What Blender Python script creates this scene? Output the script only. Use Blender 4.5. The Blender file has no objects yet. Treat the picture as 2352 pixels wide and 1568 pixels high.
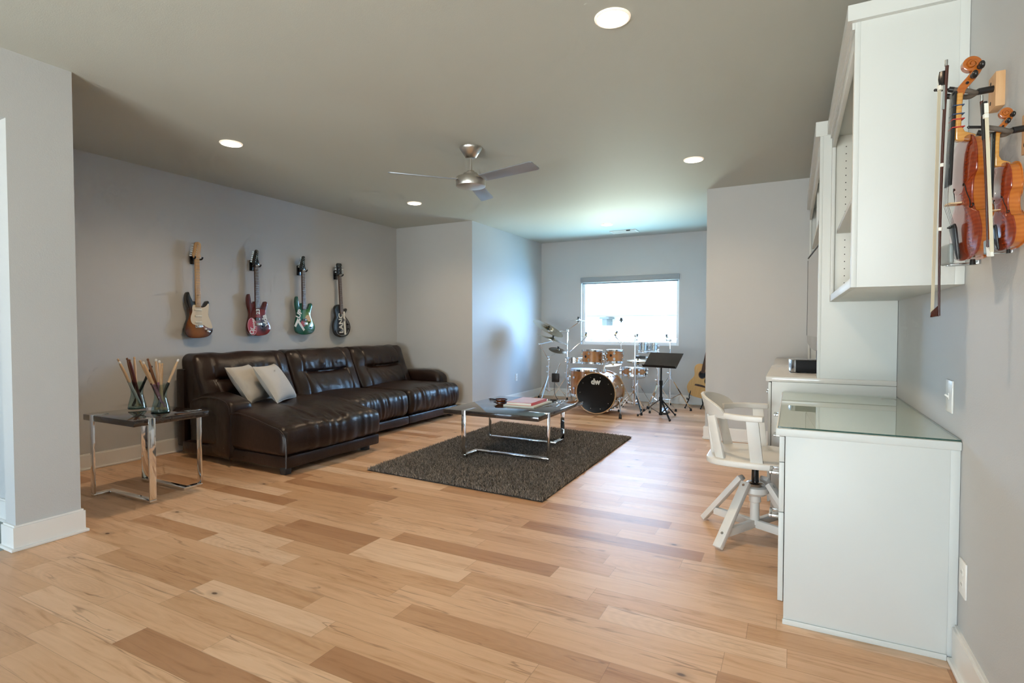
# Music room: leather sectional, wall guitars, drum alcove, white built-in desk
import bpy, bmesh, math, random
from math import sin, cos, pi, radians, sqrt, atan2
from mathutils import Vector, Matrix, Euler, noise
import numpy as np

random.seed(7)
SC = bpy.context.scene
COL = SC.collection

# ------------------------------------------------------------------ materials
def nt(name):
    m = bpy.data.materials.new(name); m.use_nodes = True
    t = m.node_tree; b = t.nodes['Principled BSDF']
    return m, t, b
def lk(t, a, b): t.links.new(a, b)
def node(t, kind, **kw):
    n = t.nodes.new(kind)
    for k, v in kw.items():
        if hasattr(n, k): setattr(n, k, v)
        else: n.inputs[k.replace('_', ' ')].default_value = v
    return n
def mathn(t, op, a, b=None, c=None):
    n = t.nodes.new('ShaderNodeMath'); n.operation = op
    for i, v in enumerate((a, b, c)):
        if v is None: continue
        if isinstance(v, (int, float)): n.inputs[i].default_value = v
        else: t.links.new(v, n.inputs[i])
    return n.outputs[0]
def ramp(t, fac, stops):
    r = t.nodes.new('ShaderNodeValToRGB')
    e = r.color_ramp.elements
    while len(e) > 1: e.remove(e[-1])
    e[0].position = stops[0][0]; e[0].color = (*stops[0][1], 1)
    for p, c in stops[1:]:
        x = e.new(p); x.color = (*c, 1)
    t.links.new(fac, r.inputs[0])
    return r.outputs[0]
def mixc(t, fac, a, b, mode='MIX'):
    n = t.nodes.new('ShaderNodeMix'); n.data_type = 'RGBA'; n.blend_type = mode
    for s, v in ((n.inputs[0], fac), (n.inputs[6], a), (n.inputs[7], b)):
        if isinstance(v, (int, float)): s.default_value = v
        elif isinstance(v, tuple): s.default_value = (*v, 1)
        else: t.links.new(v, s)
    return n.outputs[2]
def P(name, col, rough=.5, metal=0., spec=.5, coat=0., bump=0., bscale=60., var=0., emit=None, es=0., aniso=0.):
    m, t, b = nt(name)
    b.inputs['Base Color'].default_value = (*col, 1)
    b.inputs['Roughness'].default_value = rough
    b.inputs['Metallic'].default_value = metal
    b.inputs['Specular IOR Level'].default_value = spec
    b.inputs['Coat Weight'].default_value = coat
    if coat: b.inputs['Coat Roughness'].default_value = .06
    if aniso: b.inputs['Anisotropic'].default_value = aniso
    tc = t.nodes.new('ShaderNodeTexCoord')
    if bump or var:
        n = node(t, 'ShaderNodeTexNoise'); n.inputs['Scale'].default_value = bscale; n.inputs['Detail'].default_value = 4
        lk(t, tc.outputs['Object'], n.inputs['Vector'])
        if bump:
            bp = t.nodes.new('ShaderNodeBump'); bp.inputs['Strength'].default_value = bump; bp.inputs['Distance'].default_value = .004
            lk(t, n.outputs[0], bp.inputs['Height']); lk(t, bp.outputs[0], b.inputs['Normal'])
        if var:
            c = mixc(t, n.outputs[0], tuple(max(0, x*(1-var)) for x in col), tuple(min(1, x*(1+var)) for x in col))
            lk(t, c, b.inputs['Base Color'])
    if emit:
        b.inputs['Emission Color'].default_value = (*emit, 1); b.inputs['Emission Strength'].default_value = es
    return m
def wood(name, c1, c2, rough=.4, coat=0., axis='X', scale=8., stretch=12.):
    m, t, b = nt(name)
    tc = t.nodes.new('ShaderNodeTexCoord'); mp = t.nodes.new('ShaderNodeMapping')
    s = [stretch]*3; s['XYZ'.index(axis)] = 1.
    mp.inputs['Scale'].default_value = s
    lk(t, tc.outputs['Object'], mp.inputs['Vector'])
    n = node(t, 'ShaderNodeTexNoise'); n.inputs['Scale'].default_value = scale; n.inputs['Detail'].default_value = 6; n.inputs['Distortion'].default_value = .6
    lk(t, mp.outputs[0], n.inputs['Vector'])
    lk(t, ramp(t, n.outputs[0], [(.3, c1), (.7, c2)]), b.inputs['Base Color'])
    b.inputs['Roughness'].default_value = rough; b.inputs['Coat Weight'].default_value = coat
    b.inputs['Coat Roughness'].default_value = .05
    return m
def thin_glass(name, tint=(1, 1, 1), ior=1.5, rough=.0):
    m = bpy.data.materials.new(name); m.use_nodes = True
    t = m.node_tree; t.nodes.clear()
    o = t.nodes.new('ShaderNodeOutputMaterial'); mx = t.nodes.new('ShaderNodeMixShader')
    tr = t.nodes.new('ShaderNodeBsdfTransparent'); gl = t.nodes.new('ShaderNodeBsdfGlossy'); fr = t.nodes.new('ShaderNodeFresnel')
    tr.inputs[0].default_value = (*tint, 1); gl.inputs['Roughness'].default_value = rough; fr.inputs['IOR'].default_value = ior
    gl.inputs[0].default_value = (1, 1, 1, 1)
    ge = t.nodes.new('ShaderNodeNewGeometry'); lk(t, mathn(t, 'MULTIPLY', fr.outputs[0], mathn(t, 'SUBTRACT', 1., ge.outputs['Backfacing'])), mx.inputs[0]); lk(t, tr.outputs[0], mx.inputs[1]); lk(t, gl.outputs[0], mx.inputs[2]); lk(t, mx.outputs[0], o.inputs[0])
    return m

def wall_mat(name, col):
    m, t, b = nt(name)
    tc = t.nodes.new('ShaderNodeTexCoord')
    n = node(t, 'ShaderNodeTexNoise'); n.inputs['Scale'].default_value = 170; n.inputs['Detail'].default_value = 3
    lk(t, tc.outputs['Object'], n.inputs['Vector'])
    bp = t.nodes.new('ShaderNodeBump'); bp.inputs['Strength'].default_value = .16; bp.inputs['Distance'].default_value = .003
    lk(t, n.outputs[0], bp.inputs['Height']); lk(t, bp.outputs[0], b.inputs['Normal'])
    n2 = node(t, 'ShaderNodeTexNoise'); n2.inputs['Scale'].default_value = 1.3
    lk(t, tc.outputs['Object'], n2.inputs['Vector'])
    lk(t, mixc(t, n2.outputs[0], tuple(c*.985 for c in col), tuple(c*1.015 for c in col)), b.inputs['Base Color'])
    b.inputs['Roughness'].default_value = .62; b.inputs['Specular IOR Level'].default_value = .35
    return m

def floor_mat():
    m, t, b = nt('hickory_planks')
    tc = t.nodes.new('ShaderNodeTexCoord'); sep = t.nodes.new('ShaderNodeSeparateXYZ')
    lk(t, tc.outputs['Object'], sep.inputs[0])
    X, Y = sep.outputs[0], sep.outputs[1]
    yy = mathn(t, 'DIVIDE', mathn(t, 'ADD', Y, .055), .127)
    row = mathn(t, 'FLOOR', yy); fy = mathn(t, 'FRACT', yy)
    w1 = t.nodes.new('ShaderNodeTexWhiteNoise'); w1.noise_dimensions = '1D'; lk(t, row, w1.inputs['W'])
    w2 = t.nodes.new('ShaderNodeTexWhiteNoise'); w2.noise_dimensions = '1D'; lk(t, mathn(t, 'ADD', row, 71.3), w2.inputs['W'])
    L = mathn(t, 'ADD', mathn(t, 'MULTIPLY', w2.outputs[0], .55), .62)
    xx = mathn(t, 'ADD', mathn(t, 'DIVIDE', X, L), mathn(t, 'MULTIPLY', w1.outputs[0], 9.7))
    colu = mathn(t, 'FLOOR', xx); fx = mathn(t, 'FRACT', xx)
    cb = t.nodes.new('ShaderNodeCombineXYZ'); lk(t, row, cb.inputs[0]); lk(t, colu, cb.inputs[1])
    wn = t.nodes.new('ShaderNodeTexWhiteNoise'); wn.noise_dimensions = '2D'; lk(t, cb.outputs[0], wn.inputs['Vector'])
    rid = wn.outputs[0]
    base = ramp(t, rid, [(0, (.44, .225, .11)), (.10, (.53, .29, .15)), (.22, (.61, .36, .195)), (.45, (.68, .415, .24)), (.8, (.75, .485, .30)), (1, (.80, .555, .37))])
    # grain
    gv = t.nodes.new('ShaderNodeCombineXYZ')
    lk(t, mathn(t, 'ADD', mathn(t, 'MULTIPLY', X, 1.6), mathn(t, 'MULTIPLY', rid, 37)), gv.inputs[0])
    lk(t, mathn(t, 'MULTIPLY', Y, 17), gv.inputs[1]); lk(t, mathn(t, 'MULTIPLY', rid, 91), gv.inputs[2])
    g = node(t, 'ShaderNodeTexNoise'); g.inputs['Scale'].default_value = 1.7; g.inputs['Detail'].default_value = 7; g.inputs['Distortion'].default_value = .9; g.inputs['Roughness'].default_value = .6
    lk(t, gv.outputs[0], g.inputs['Vector'])
    gr = ramp(t, g.outputs[0], [(.26, (.68, .57, .46)), (.44, (.93, .90, .86)), (.6, (1, 1, 1)), (.8, (1.05, 1.04, 1.02))])
    c = mixc(t, 1., base, gr, 'MULTIPLY')
    # dark heartwood streaks on some boards
    sv = t.nodes.new('ShaderNodeCombineXYZ')
    lk(t, mathn(t, 'ADD', mathn(t, 'MULTIPLY', X, .55), mathn(t, 'MULTIPLY', rid, 53)), sv.inputs[0])
    lk(t, mathn(t, 'MULTIPLY', Y, 5.5), sv.inputs[1]); lk(t, mathn(t, 'MULTIPLY', rid, 17), sv.inputs[2])
    sn = node(t, 'ShaderNodeTexNoise'); sn.inputs['Scale'].default_value = 1.5; sn.inputs['Detail'].default_value = 5; sn.inputs['Distortion'].default_value = 1.2
    lk(t, sv.outputs[0], sn.inputs['Vector'])
    sf = ramp(t, sn.outputs[0], [(.64, (0, 0, 0)), (.78, (1, 1, 1))])
    c = mixc(t, mathn(t, 'MULTIPLY', sf, .5), c, (.36, .18, .08))
    # arched figure
    wv = t.nodes.new('ShaderNodeTexWave'); wv.wave_type = 'RINGS'; wv.rings_direction = 'Z'
    wvv = t.nodes.new('ShaderNodeCombineXYZ')
    lk(t, mathn(t, 'MULTIPLY', mathn(t, 'SUBTRACT', fx, rid), .9), wvv.inputs[0]); lk(t, mathn(t, 'MULTIPLY', mathn(t, 'SUBTRACT', fy, .5), .7), wvv.inputs[1])
    wv.inputs['Scale'].default_value = 5.; wv.inputs['Distortion'].default_value = 2.5; wv.inputs['Detail'].default_value = 2
    lk(t, wvv.outputs[0], wv.inputs['Vector'])
    wsel = t.nodes.new('ShaderNodeTexWhiteNoise'); wsel.noise_dimensions = '2D'
    cb2 = t.nodes.new('ShaderNodeCombineXYZ'); lk(t, colu, cb2.inputs[0]); lk(t, mathn(t, 'ADD', row, 5.5), cb2.inputs[1]); lk(t, cb2.outputs[0], wsel.inputs['Vector'])
    wf = mathn(t, 'MULTIPLY', mathn(t, 'GREATER_THAN', wsel.outputs[0], .55), mathn(t, 'MULTIPLY', wv.outputs[1], .10))
    c = mixc(t, wf, c, (.36, .21, .12))
    # knots
    kv = t.nodes.new('ShaderNodeCombineXYZ'); lk(t, mathn(t, 'MULTIPLY', X, .95), kv.inputs[0]); lk(t, mathn(t, 'MULTIPLY', Y, 1.7), kv.inputs[1])
    vo = t.nodes.new('ShaderNodeTexVoronoi'); vo.voronoi_dimensions = '2D'; vo.inputs['Scale'].default_value = 1.; vo.inputs['Randomness'].default_value = 1.; lk(t, kv.outputs[0], vo.inputs['Vector'])
    kn = ramp(t, vo.outputs['Distance'], [(.0, (1, 1, 1)), (.010, (1, 1, 1)), (.018, (.30, .30, .30)), (.055, (0, 0, 0))])
    ksel = t.nodes.new('ShaderNodeSeparateColor'); lk(t, vo.outputs['Color'], ksel.inputs[0])
    c = mixc(t, mathn(t, 'MULTIPLY', mathn(t, 'MULTIPLY', kn, .9), mathn(t, 'GREATER_THAN', ksel.outputs[0], .45)), c, (.075, .035, .02))
    cv = t.nodes.new('ShaderNodeCombineXYZ')
    lk(t, mathn(t, 'ADD', mathn(t, 'MULTIPLY', X, .8), mathn(t, 'MULTIPLY', rid, 29)), cv.inputs[0]); lk(t, mathn(t, 'MULTIPLY', Y, 9), cv.inputs[1]); lk(t, mathn(t, 'MULTIPLY', rid, 61), cv.inputs[2])
    cn = node(t, 'ShaderNodeTexNoise'); cn.inputs['Scale'].default_value = 1.2; cn.inputs['Detail'].default_value = 4; cn.inputs['Distortion'].default_value = .5; lk(t, cv.outputs[0], cn.inputs['Vector'])
    crack = ramp(t, mathn(t, 'ABSOLUTE', mathn(t, 'SUBTRACT', cn.outputs[0], .5)), [(0, (1, 1, 1)), (.006, (.8, .8, .8)), (.016, (0, 0, 0))])
    csel = ramp(t, sn.outputs[0], [(.50, (0, 0, 0)), (.60, (1, 1, 1))])
    c = mixc(t, mathn(t, 'MULTIPLY', mathn(t, 'MULTIPLY', crack, csel), .55), c, (.20, .09, .04))
    # seams
    s1 = mathn(t, 'LESS_THAN', fy, .014); s2 = mathn(t, 'LESS_THAN', mathn(t, 'MULTIPLY', fx, L), .0022)
    seam = mathn(t, 'MAXIMUM', s1, s2)
    c = mixc(t, mathn(t, 'MULTIPLY', seam, .45), c, (.22, .12, .06))
    lk(t, c, b.inputs['Base Color'])
    lk(t, mathn(t, 'ADD', mathn(t, 'MULTIPLY', g.outputs[0], .12), .33), b.inputs['Roughness'])
    bp = t.nodes.new('ShaderNodeBump'); bp.inputs['Strength'].default_value = .10; bp.inputs['Distance'].default_value = .002
    lk(t, mathn(t, 'SUBTRACT', g.outputs[0], mathn(t, 'MULTIPLY', seam, 1.5)), bp.inputs['Height']); lk(t, bp.outputs[0], b.inputs['Normal'])
    b.inputs['Specular IOR Level'].default_value = .42
    return m

def leather_mat():
    m, t, b = nt('brown_leather')
    tc = t.nodes.new('ShaderNodeTexCoord')
    n = node(t, 'ShaderNodeTexNoise'); n.inputs['Scale'].default_value = 3.5; n.inputs['Detail'].default_value = 6
    lk(t, tc.outputs['Object'], n.inputs['Vector'])
    lk(t, ramp(t, n.outputs[0], [(.3, (.009, .0040, .0028)), (.7, (.024, .0110, .0072))]), b.inputs['Base Color'])
    v = t.nodes.new('ShaderNodeTexVoronoi'); v.inputs['Scale'].default_value = 240; lk(t, tc.outputs['Object'], v.inputs['Vector'])
    n2 = node(t, 'ShaderNodeTexNoise'); n2.inputs['Scale'].default_value = 26; n2.inputs['Detail'].default_value = 3; lk(t, tc.outputs['Object'], n2.inputs['Vector'])
    h = mathn(t, 'ADD', mathn(t, 'MULTIPLY', v.outputs['Distance'], .25), n2.outputs[0])
    bp = t.nodes.new('ShaderNodeBump'); bp.inputs['Strength'].default_value = .34; bp.inputs['Distance'].default_value = .006
    lk(t, h, bp.inputs['Height']); lk(t, bp.outputs[0], b.inputs['Normal'])
    lk(t, mathn(t, 'ADD', mathn(t, 'MULTIPLY', n2.outputs[0], .14), .24), b.inputs['Roughness'])
    b.inputs['Specular IOR Level'].default_value = .40
    return m

M = {}
M['wall'] = wall_mat('wall_paint', (.53, .535, .53))
M['ceil'] = wall_mat('ceiling_paint', (.525, .545, .50))
M['trim'] = P('white_trim', (.80, .785, .75), .35)
M['floor'] = floor_mat()
M['carpet'] = P('hall_carpet', (.30, .33, .30), .95, bump=.6, bscale=300, var=.25)
M['leather'] = leather_mat()
M['black_plastic'] = P('black_plastic', (.012, .012, .013), .42)
M['rubber'] = P('rubber', (.015, .015, .016), .7)
M['chrome'] = P('chrome', (.86, .87, .88), .07, 1.)
M['nickel'] = P('brushed_nickel', (.62, .60, .56), .30, 1., aniso=.5)
M['dark_top'] = wood('espresso_wood', (.018, .013, .011), (.04, .028, .022), .07, .6, 'X', 5, 8)
M['cab'] = P('white_cabinet_paint', (.66, .675, .65), .45, bump=.02, bscale=300)
M['cab_in'] = P('cabinet_inside', (.64, .63, .57), .4)
M['counter'] = P('white_counter', (.68, .66, .62), .10)
M['chairw'] = P('white_chair_paint', (.74, .72, .675), .38)
M['dark_gap'] = P('dark_gap', (.03, .025, .02), .9)
M['pillow'] = P('linen', (.54, .52, .48), .9, bump=.5, bscale=420, var=.14)
M['steel'] = P('satin_steel', (.55, .56, .57), .25, 1.)
M['white'] = P('white_plastic', (.82, .80, .76), .35)
M['brass'] = P('cymbal_bronze', (.62, .50, .33), .22, 1., var=.15, bscale=30)
M['maple'] = wood('maple_shell', (.40, .16, .05), (.58, .27, .095), .22, .5, 'Z', 9, 1)
M['drumhead_black'] = P('black_drum_head', (.006, .006, .006), .16)
M['drumhead'] = P('coated_drum_head', (.78, .80, .82), .35)
M['hoopwood'] = wood('hoop_wood', (.52, .31, .15), (.66, .42, .22), .3, .3, 'X', 14, 3)
M['glass'] = thin_glass('clear_glass', (.98, .99, .985))
M['pane'] = thin_glass('window_glass', (.97, .985, .99))
# ------------------------------------------------------------------ mesh helpers
LOCAL = {}     # object name -> world matrix, so parts may be given in world coordinates
def W(o): return LOCAL.get(o.name, Matrix.Identity(4))

def thing(name, label, cat, loc=(0, 0, 0), rot=None, group=None):
    o = bpy.data.objects.new(name, None); COL.objects.link(o)
    o.empty_display_size = .05
    mt = Matrix.Translation(loc)
    if rot is not None: mt = mt @ (rot.to_4x4() if isinstance(rot, Matrix) else Euler(rot).to_matrix().to_4x4())
    o.matrix_local = mt
    LOCAL[o.name] = mt
    o['label'] = label; o['category'] = cat
    if group: o['group'] = group
    return o
def tag(o, label, cat, group=None):
    o['label'] = label; o['category'] = cat
    if group: o['group'] = group
    return o

class B:
    """collects primitives; build() links them as ONE mesh object"""
    def __init__(s): s.bm = bmesh.new()
    def _add(s, t, mx=None):
        if mx is not None: bmesh.ops.transform(t, matrix=mx, verts=t.verts)
        me = bpy.data.meshes.new('t'); t.to_mesh(me); t.free(); s.bm.from_mesh(me); bpy.data.meshes.remove(me)
        return s
    def box(s, x0, x1, y0, y1, z0, z1, bev=0., seg=2, M=None):
        t = bmesh.new(); bmesh.ops.create_cube(t, size=1)
        for v in t.verts: v.co = Vector(((x0+x1)/2+v.co.x*(x1-x0), (y0+y1)/2+v.co.y*(y1-y0), (z0+z1)/2+v.co.z*(z1-z0)))
        if bev: bmesh.ops.bevel(t, geom=t.edges[:], offset=bev, segments=seg, profile=.5, affect='EDGES')
        return s._add(t, M)
    def bar(s, p0, p1, w, h, up=(0, 0, 1), bev=0.):
        p0 = Vector(p0); p1 = Vector(p1); d = p1-p0; L = d.length; d.normalize()
        u = Vector(up); sd = d.cross(u)
        if sd.length < 1e-4: sd = d.cross(Vector((1, 0, 0)))
        sd.normalize(); u = sd.cross(d)
        mx = Matrix((sd, u, -d)).transposed().to_4x4(); mx = Matrix.Translation((p0+p1)/2) @ mx
        return s.box(-w/2, w/2, -h/2, h/2, -L/2, L/2, bev, 2, mx)
    def cyl(s, p0, p1, r0, r1=None, seg=16):
        p0 = Vector(p0); p1 = Vector(p1); d = p1-p0; L = d.length
        if r1 is None: r1 = r0
        t = bmesh.new(); bmesh.ops.create_cone(t, cap_ends=True, cap_tris=False, segments=seg, radius1=r0, radius2=r1, depth=L)
        q = Vector((0, 0, 1)).rotation_difference(d.normalized()).to_matrix().to_4x4()
        return s._add(t, Matrix.Translation((p0+p1)/2) @ q)
    def ball(s, c, r, seg=12, sc=(1, 1, 1)):
        t = bmesh.new(); bmesh.ops.create_uvsphere(t, u_segments=seg, v_segments=max(6, seg//2+2), radius=r)
        return s._add(t, Matrix.Translation(c) @ Matrix.Diagonal((*sc, 1)))
    def tube(s, pts, r, seg=8, closed=False, radii=None):
        pts = [Vector(p) for p in pts]; n = len(pts); t = bmesh.new(); rings = []
        prev = None
        for i, p in enumerate(pts):
            a = pts[(i-1) % n] if (i or closed) else pts[0]; c = pts[(i+1) % n] if (i < n-1 or closed) else pts[-1]
            d = (c-a).normalized()
            if prev is None:
                u = d.cross(Vector((0, 0, 1)))
                if u.length < 1e-3: u = d.cross(Vector((1, 0, 0)))
                u.normalize()
            else:
                u = prev-d*prev.dot(d)
                u.normalize()
            prev = u; v = d.cross(u); rr = radii[i] if radii else r
            rings.append([t.verts.new(p+(u*cos(k*2*pi/seg)+v*sin(k*2*pi/seg))*rr) for k in range(seg)])
        for i in range(n if closed else n-1):
            a, c = rings[i], rings[(i+1) % n]
            for k in range(seg): t.faces.new((a[k], a[(k+1) % seg], c[(k+1) % seg], c[k]))
        if not closed: t.faces.new(rings[0][::-1]); t.faces.new(rings[-1])
        bmesh.ops.recalc_face_normals(t, faces=t.faces)
        return s._add(t)
    def lathe(s, prof, seg=32, M=None, caps=True):
        t = bmesh.new(); rings = []
        for r, z in prof:
            if r < 1e-6: rings.append([t.verts.new((0, 0, z))])
            else: rings.append([t.verts.new((r*cos(k*2*pi/seg), r*sin(k*2*pi/seg), z)) for k in range(seg)])
        for a, c in zip(rings, rings[1:]):
            for k in range(seg):
                k2 = (k+1) % seg
                if len(a) == 1 and len(c) == 1: continue
                if len(a) == 1: t.faces.new((a[0], c[k2], c[k]))
                elif len(c) == 1: t.faces.new((a[k], a[k2], c[0]))
                else: t.faces.new((a[k], a[k2], c[k2], c[k]))
        if caps:
            if len(rings[0]) > 1: t.faces.new(rings[0][::-1])
            if len(rings[-1]) > 1: t.faces.new(rings[-1])
        bmesh.ops.recalc_face_normals(t, faces=t.faces)
        return s._add(t, M)
    def prism(s, out, d0, d1, M=None, bev=0., seg=2):
        t = bmesh.new()
        f = t.faces.new([t.verts.new((x, y, d0)) for x, y in out])
        r = bmesh.ops.extrude_face_region(t, geom=[f])
        for v in [g for g in r['geom'] if isinstance(g, bmesh.types.BMVert)]: v.co.z = d1
        bmesh.ops.recalc_face_normals(t, faces=t.faces)
        if bev:
            ed = [e for e in t.edges if abs(e.verts[0].co.z-e.verts[1].co.z) < 1e-6]
            bmesh.ops.bevel(t, geom=ed, offset=bev, segments=seg, profile=.5, affect='EDGES')
        return s._add(t, M)
    def puff(s, x0, x1, y0, y1, z0, z1, r, n=(24, 24, 12), fn=None, M=None):
        """rounded box with a dense surface; fn(p, n) -> moved point"""
        t = bmesh.new()
        c = Vector(((x0+x1)/2, (y0+y1)/2, (z0+z1)/2)); h = Vector(((x1-x0)/2, (y1-y0)/2, (z1-z0)/2)); vs = {}
        def V(i, j, k):
            key = (i, j, k)
            if key not in vs: vs[key] = t.verts.new((2*i/n[0]-1, 2*j/n[1]-1, 2*k/n[2]-1))
            return vs[key]
        for i in range(n[0]):
            for j in range(n[1]):
                t.faces.new((V(i, j, 0), V(i, j+1, 0), V(i+1, j+1, 0), V(i+1, j, 0)))
                t.faces.new((V(i, j, n[2]), V(i+1, j, n[2]), V(i+1, j+1, n[2]), V(i, j+1, n[2])))
        for i in range(n[0]):
            for k in range(n[2]):
                t.faces.new((V(i, 0, k), V(i+1, 0, k), V(i+1, 0, k+1), V(i, 0, k+1)))
                t.faces.new((V(i, n[1], k), V(i, n[1], k+1), V(i+1, n[1], k+1), V(i+1, n[1], k)))
        for j in range(n[1]):
            for k in range(n[2]):
                t.faces.new((V(0, j, k), V(0, j, k+1), V(0, j+1, k+1), V(0, j+1, k)))
                t.faces.new((V(n[0], j, k), V(n[0], j+1, k), V(n[0], j+1, k+1), V(n[0], j, k+1)))
        rr = min(r, h.x*.999, h.y*.999, h.z*.999)
        for v in t.verts:
            p = Vector((v.co.x*h.x, v.co.y*h.y, v.co.z*h.z))
            q = Vector((max(-h.x+rr, min(h.x-rr, p.x)), max(-h.y+rr, min(h.y-rr, p.y)), max(-h.z+rr, min(h.z-rr, p.z))))
            d = p-q
            nn = d.normalized() if d.length > 1e-9 else Vector((0, 0, 1))
            if d.length > 1e-9: p = q+nn*rr
            p = p+c
            v.co = fn(p, nn) if fn else p
        return s._add(t, M)
    def build(s, name, mat, parent=None, world=True, smooth=True, ang=38, kind=None):
        me = bpy.data.meshes.new(name)
        if parent is not None and world:
            bmesh.ops.transform(s.bm, matrix=W(parent).inverted(), verts=s.bm.verts)
        s.bm.to_mesh(me); s.bm.free()
        if smooth:
            me.polygons.foreach_set('use_smooth', [True]*len(me.polygons)); me.set_sharp_from_angle(angle=radians(ang))
        o = bpy.data.objects.new(name, me); COL.objects.link(o)
        if mat is not None: me.materials.append(mat)
        if parent is not None:
            o.parent = parent; LOCAL[o.name] = W(parent).copy()
        if kind: o['kind'] = kind
        return o

def bx(name, mat, parent, x0, x1, y0, y1, z0, z1, bev=.002, world=True):
    return B().box(x0, x1, y0, y1, z0, z1, bev).build(name, mat, parent, world)
def struct(name, b, mat, parent=None, smooth=False):
    o = b.build(name, mat, parent, smooth=smooth)
    if parent is None: o['kind'] = 'structure'
    return o
def catmull(pts, n=6, closed=True):
    out = []; N = len(pts)
    rng = range(N) if closed else range(N-1)
    for i in rng:
        p = [Vector((*pts[(i+k-1) % N], 0)[:3]) if closed else Vector((*pts[min(max(i+k-1, 0), N-1)], 0)[:3]) for k in range(4)]
        for j in range(n):
            u = j/n
            q = .5*((2*p[1])+(-p[0]+p[2])*u+(2*p[0]-5*p[1]+4*p[2]-p[3])*u*u+(-p[0]+3*p[1]-3*p[2]+p[3])*u**3)
            out.append(tuple(q) if len(pts[0]) == 3 else (q.x, q.y))
    if not closed: out.append(tuple(pts[-1]))
    return out
def copy_tree(src, name=None, loc=None, rotm=None, label=None):
    c = src.copy(); COL.objects.link(c)
    if loc is not None or rotm is not None:
        mt = Matrix.Translation(loc if loc is not None else src.location)
        if rotm is not None: mt = mt @ rotm.to_4x4()
        c.matrix_local = mt
    LOCAL[c.name] = c.matrix_local.copy()
    if label: c['label'] = label
    for ch in list(src.children):
        d = ch.copy(); COL.objects.link(d); d.parent = c; d.matrix_parent_inverse = Matrix.Identity(4)
        for g in list(ch.children):
            e = g.copy(); COL.objects.link(e); e.parent = d; e.matrix_parent_inverse = Matrix.Identity(4)
    return c
def text_mesh(b, s, size, M, depth=.0006, shear=0., bold=0.):
    cu = bpy.data.curves.new('t', 'FONT'); cu.body = s; cu.size = size; cu.extrude = depth; cu.align_x = 'CENTER'; cu.align_y = 'CENTER'
    cu.shear = shear; cu.offset = bold; cu.resolution_u = 3
    ob = bpy.data.objects.new('t', cu); COL.objects.link(ob)
    dg = bpy.context.evaluated_depsgraph_get(); dg.update()
    me = bpy.data.meshes.new_from_object(ob.evaluated_get(dg))
    t = bmesh.new(); t.from_mesh(me)
    bpy.data.objects.remove(ob); bpy.data.curves.remove(cu); bpy.data.meshes.remove(me)
    return b._add(t, M)

# ------------------------------------------------------------------ room shell
H = 2.66
XL, XS, XA, XR = -5.25, -3.69, -3.93, .535       # left wall, stub wall face, alcove left wall, right wall
YC, YA, YR, XRA = 6.37, 8.68, 6.08, -.825         # couch end wall, alcove end wall, return wall, alcove right wall
YB = -3.2                                         # wall behind the camera
T = .14
struct('floor', B().box(-3.752, 3.4, YB-.1, YA+.2, -.06, 0).box(XL-.2, -3.752, 1.50, YA+.2, -.06, 0), M['floor'])
struct('floor_hall', B().box(-7.5, -3.752, YB-.1, 1.50, -.06, .004), M['carpet'])
struct('ceiling', B().box(-7.5, 3.4, YB-.1, YA+.2, H, H+.1), M['ceil'])
struct('wall_left', B().box(XL-T, XL, 1.62, YC+.1, 0, H), M['wall'])
struct('wall_couch_end', B().box(XL-T, XA-.001, YC, YC+T, 0, H), M['wall'])
struct('wall_alcove_left', B().box(XA-T, XA, YC+.001, YA+.14, 0, H), M['wall'])
wx0, wx1, wz0, wz1 = -3.19, -1.58, .905, 2.025
struct('wall_alcove_end', B().box(XA-T, wx0, YA, YA+T, 0, H).box(wx1, XRA+T, YA, YA+T, 0, H).box(wx0, wx1, YA, YA+T, 0, wz0).box(wx0, wx1, YA, YA+T, wz1, H), M['wall'])
struct('wall_alcove_right', B().box(XRA, XRA+T, YR+.001, YA+.14, 0, H), M['wall'])
struct('wall_return', B().box(XRA, XR+T, YR, YR+T, 0, H), M['wall'])
struct('wall_right', B().box(XR, XR+T, YB, YR+.001, 0, H), M['wall'])
# stub wall at the left with the cased opening to the hall, header above
struct('wall_stub', B().box(XS-.115, XS, 1.32, 1.62, 0, H).box(XS-.115, XS, -1.2, 1.32, 2.30, H).box(XS-.115, XS, YB, -1.2, 0, H), M['wall'])
struct('wall_hall', B().box(-7.5, XS-.1145, 1.50, 1.62, 0, H), M['wall'])
struct('wall_hall_far', B().box(-7.5, -7.4, YB, 1.5, 0, H), M['wall'])
# rear wall with a wide glazed opening (patio doors) behind the camera
struct('wall_rear', B().box(-7.5, -6.6, YB-T, YB, 0, H).box(-4.2, -2.75, YB-T, YB, 0, H).box(.05, XR+T, YB-T, YB, 0, H).box(-2.75, .05, YB-T, YB, 2.15, H).box(-6.6, -4.2, YB-T, YB, 2.15, H), M['wall'])

def base(name, segs):
    b = B()
    for (x0, x1, y0, y1, nx, ny) in segs:     # wall line with outward normal
        t, sh = .016, .03
        lo = lambda a, c: (min(a, c), max(a, c))
        if nx:
            a, c = lo(x0, x0+nx*t); b.box(a, c, y0, y1, 0, .125); a, c = lo(x0, x0+nx*t*.55); b.box(a, c, y0, y1, .125, .135); a, c = lo(x0, x0+nx*sh); b.box(a, c, y0, y1, 0, .016, .004)
        else:
            a, c = lo(y0, y0+ny*t); b.box(x0, x1, a, c, 0, .125); a, c = lo(y0, y0+ny*t*.55); b.box(x0, x1, a, c, .125, .135); a, c = lo(y0, y0+ny*sh); b.box(x0, x1, a, c, 0, .016, .004)
    return struct(name, b, M['trim'])
base('baseboard_left', [(XL, XL, 1.62, YC, 1, 0)])
base('baseboard_couch_end', [(XL, XA-.001, YC, YC, 0, -1)])
base('baseboard_alcove_left', [(XA, XA, YC-.016, YA, 1, 0)])
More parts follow.
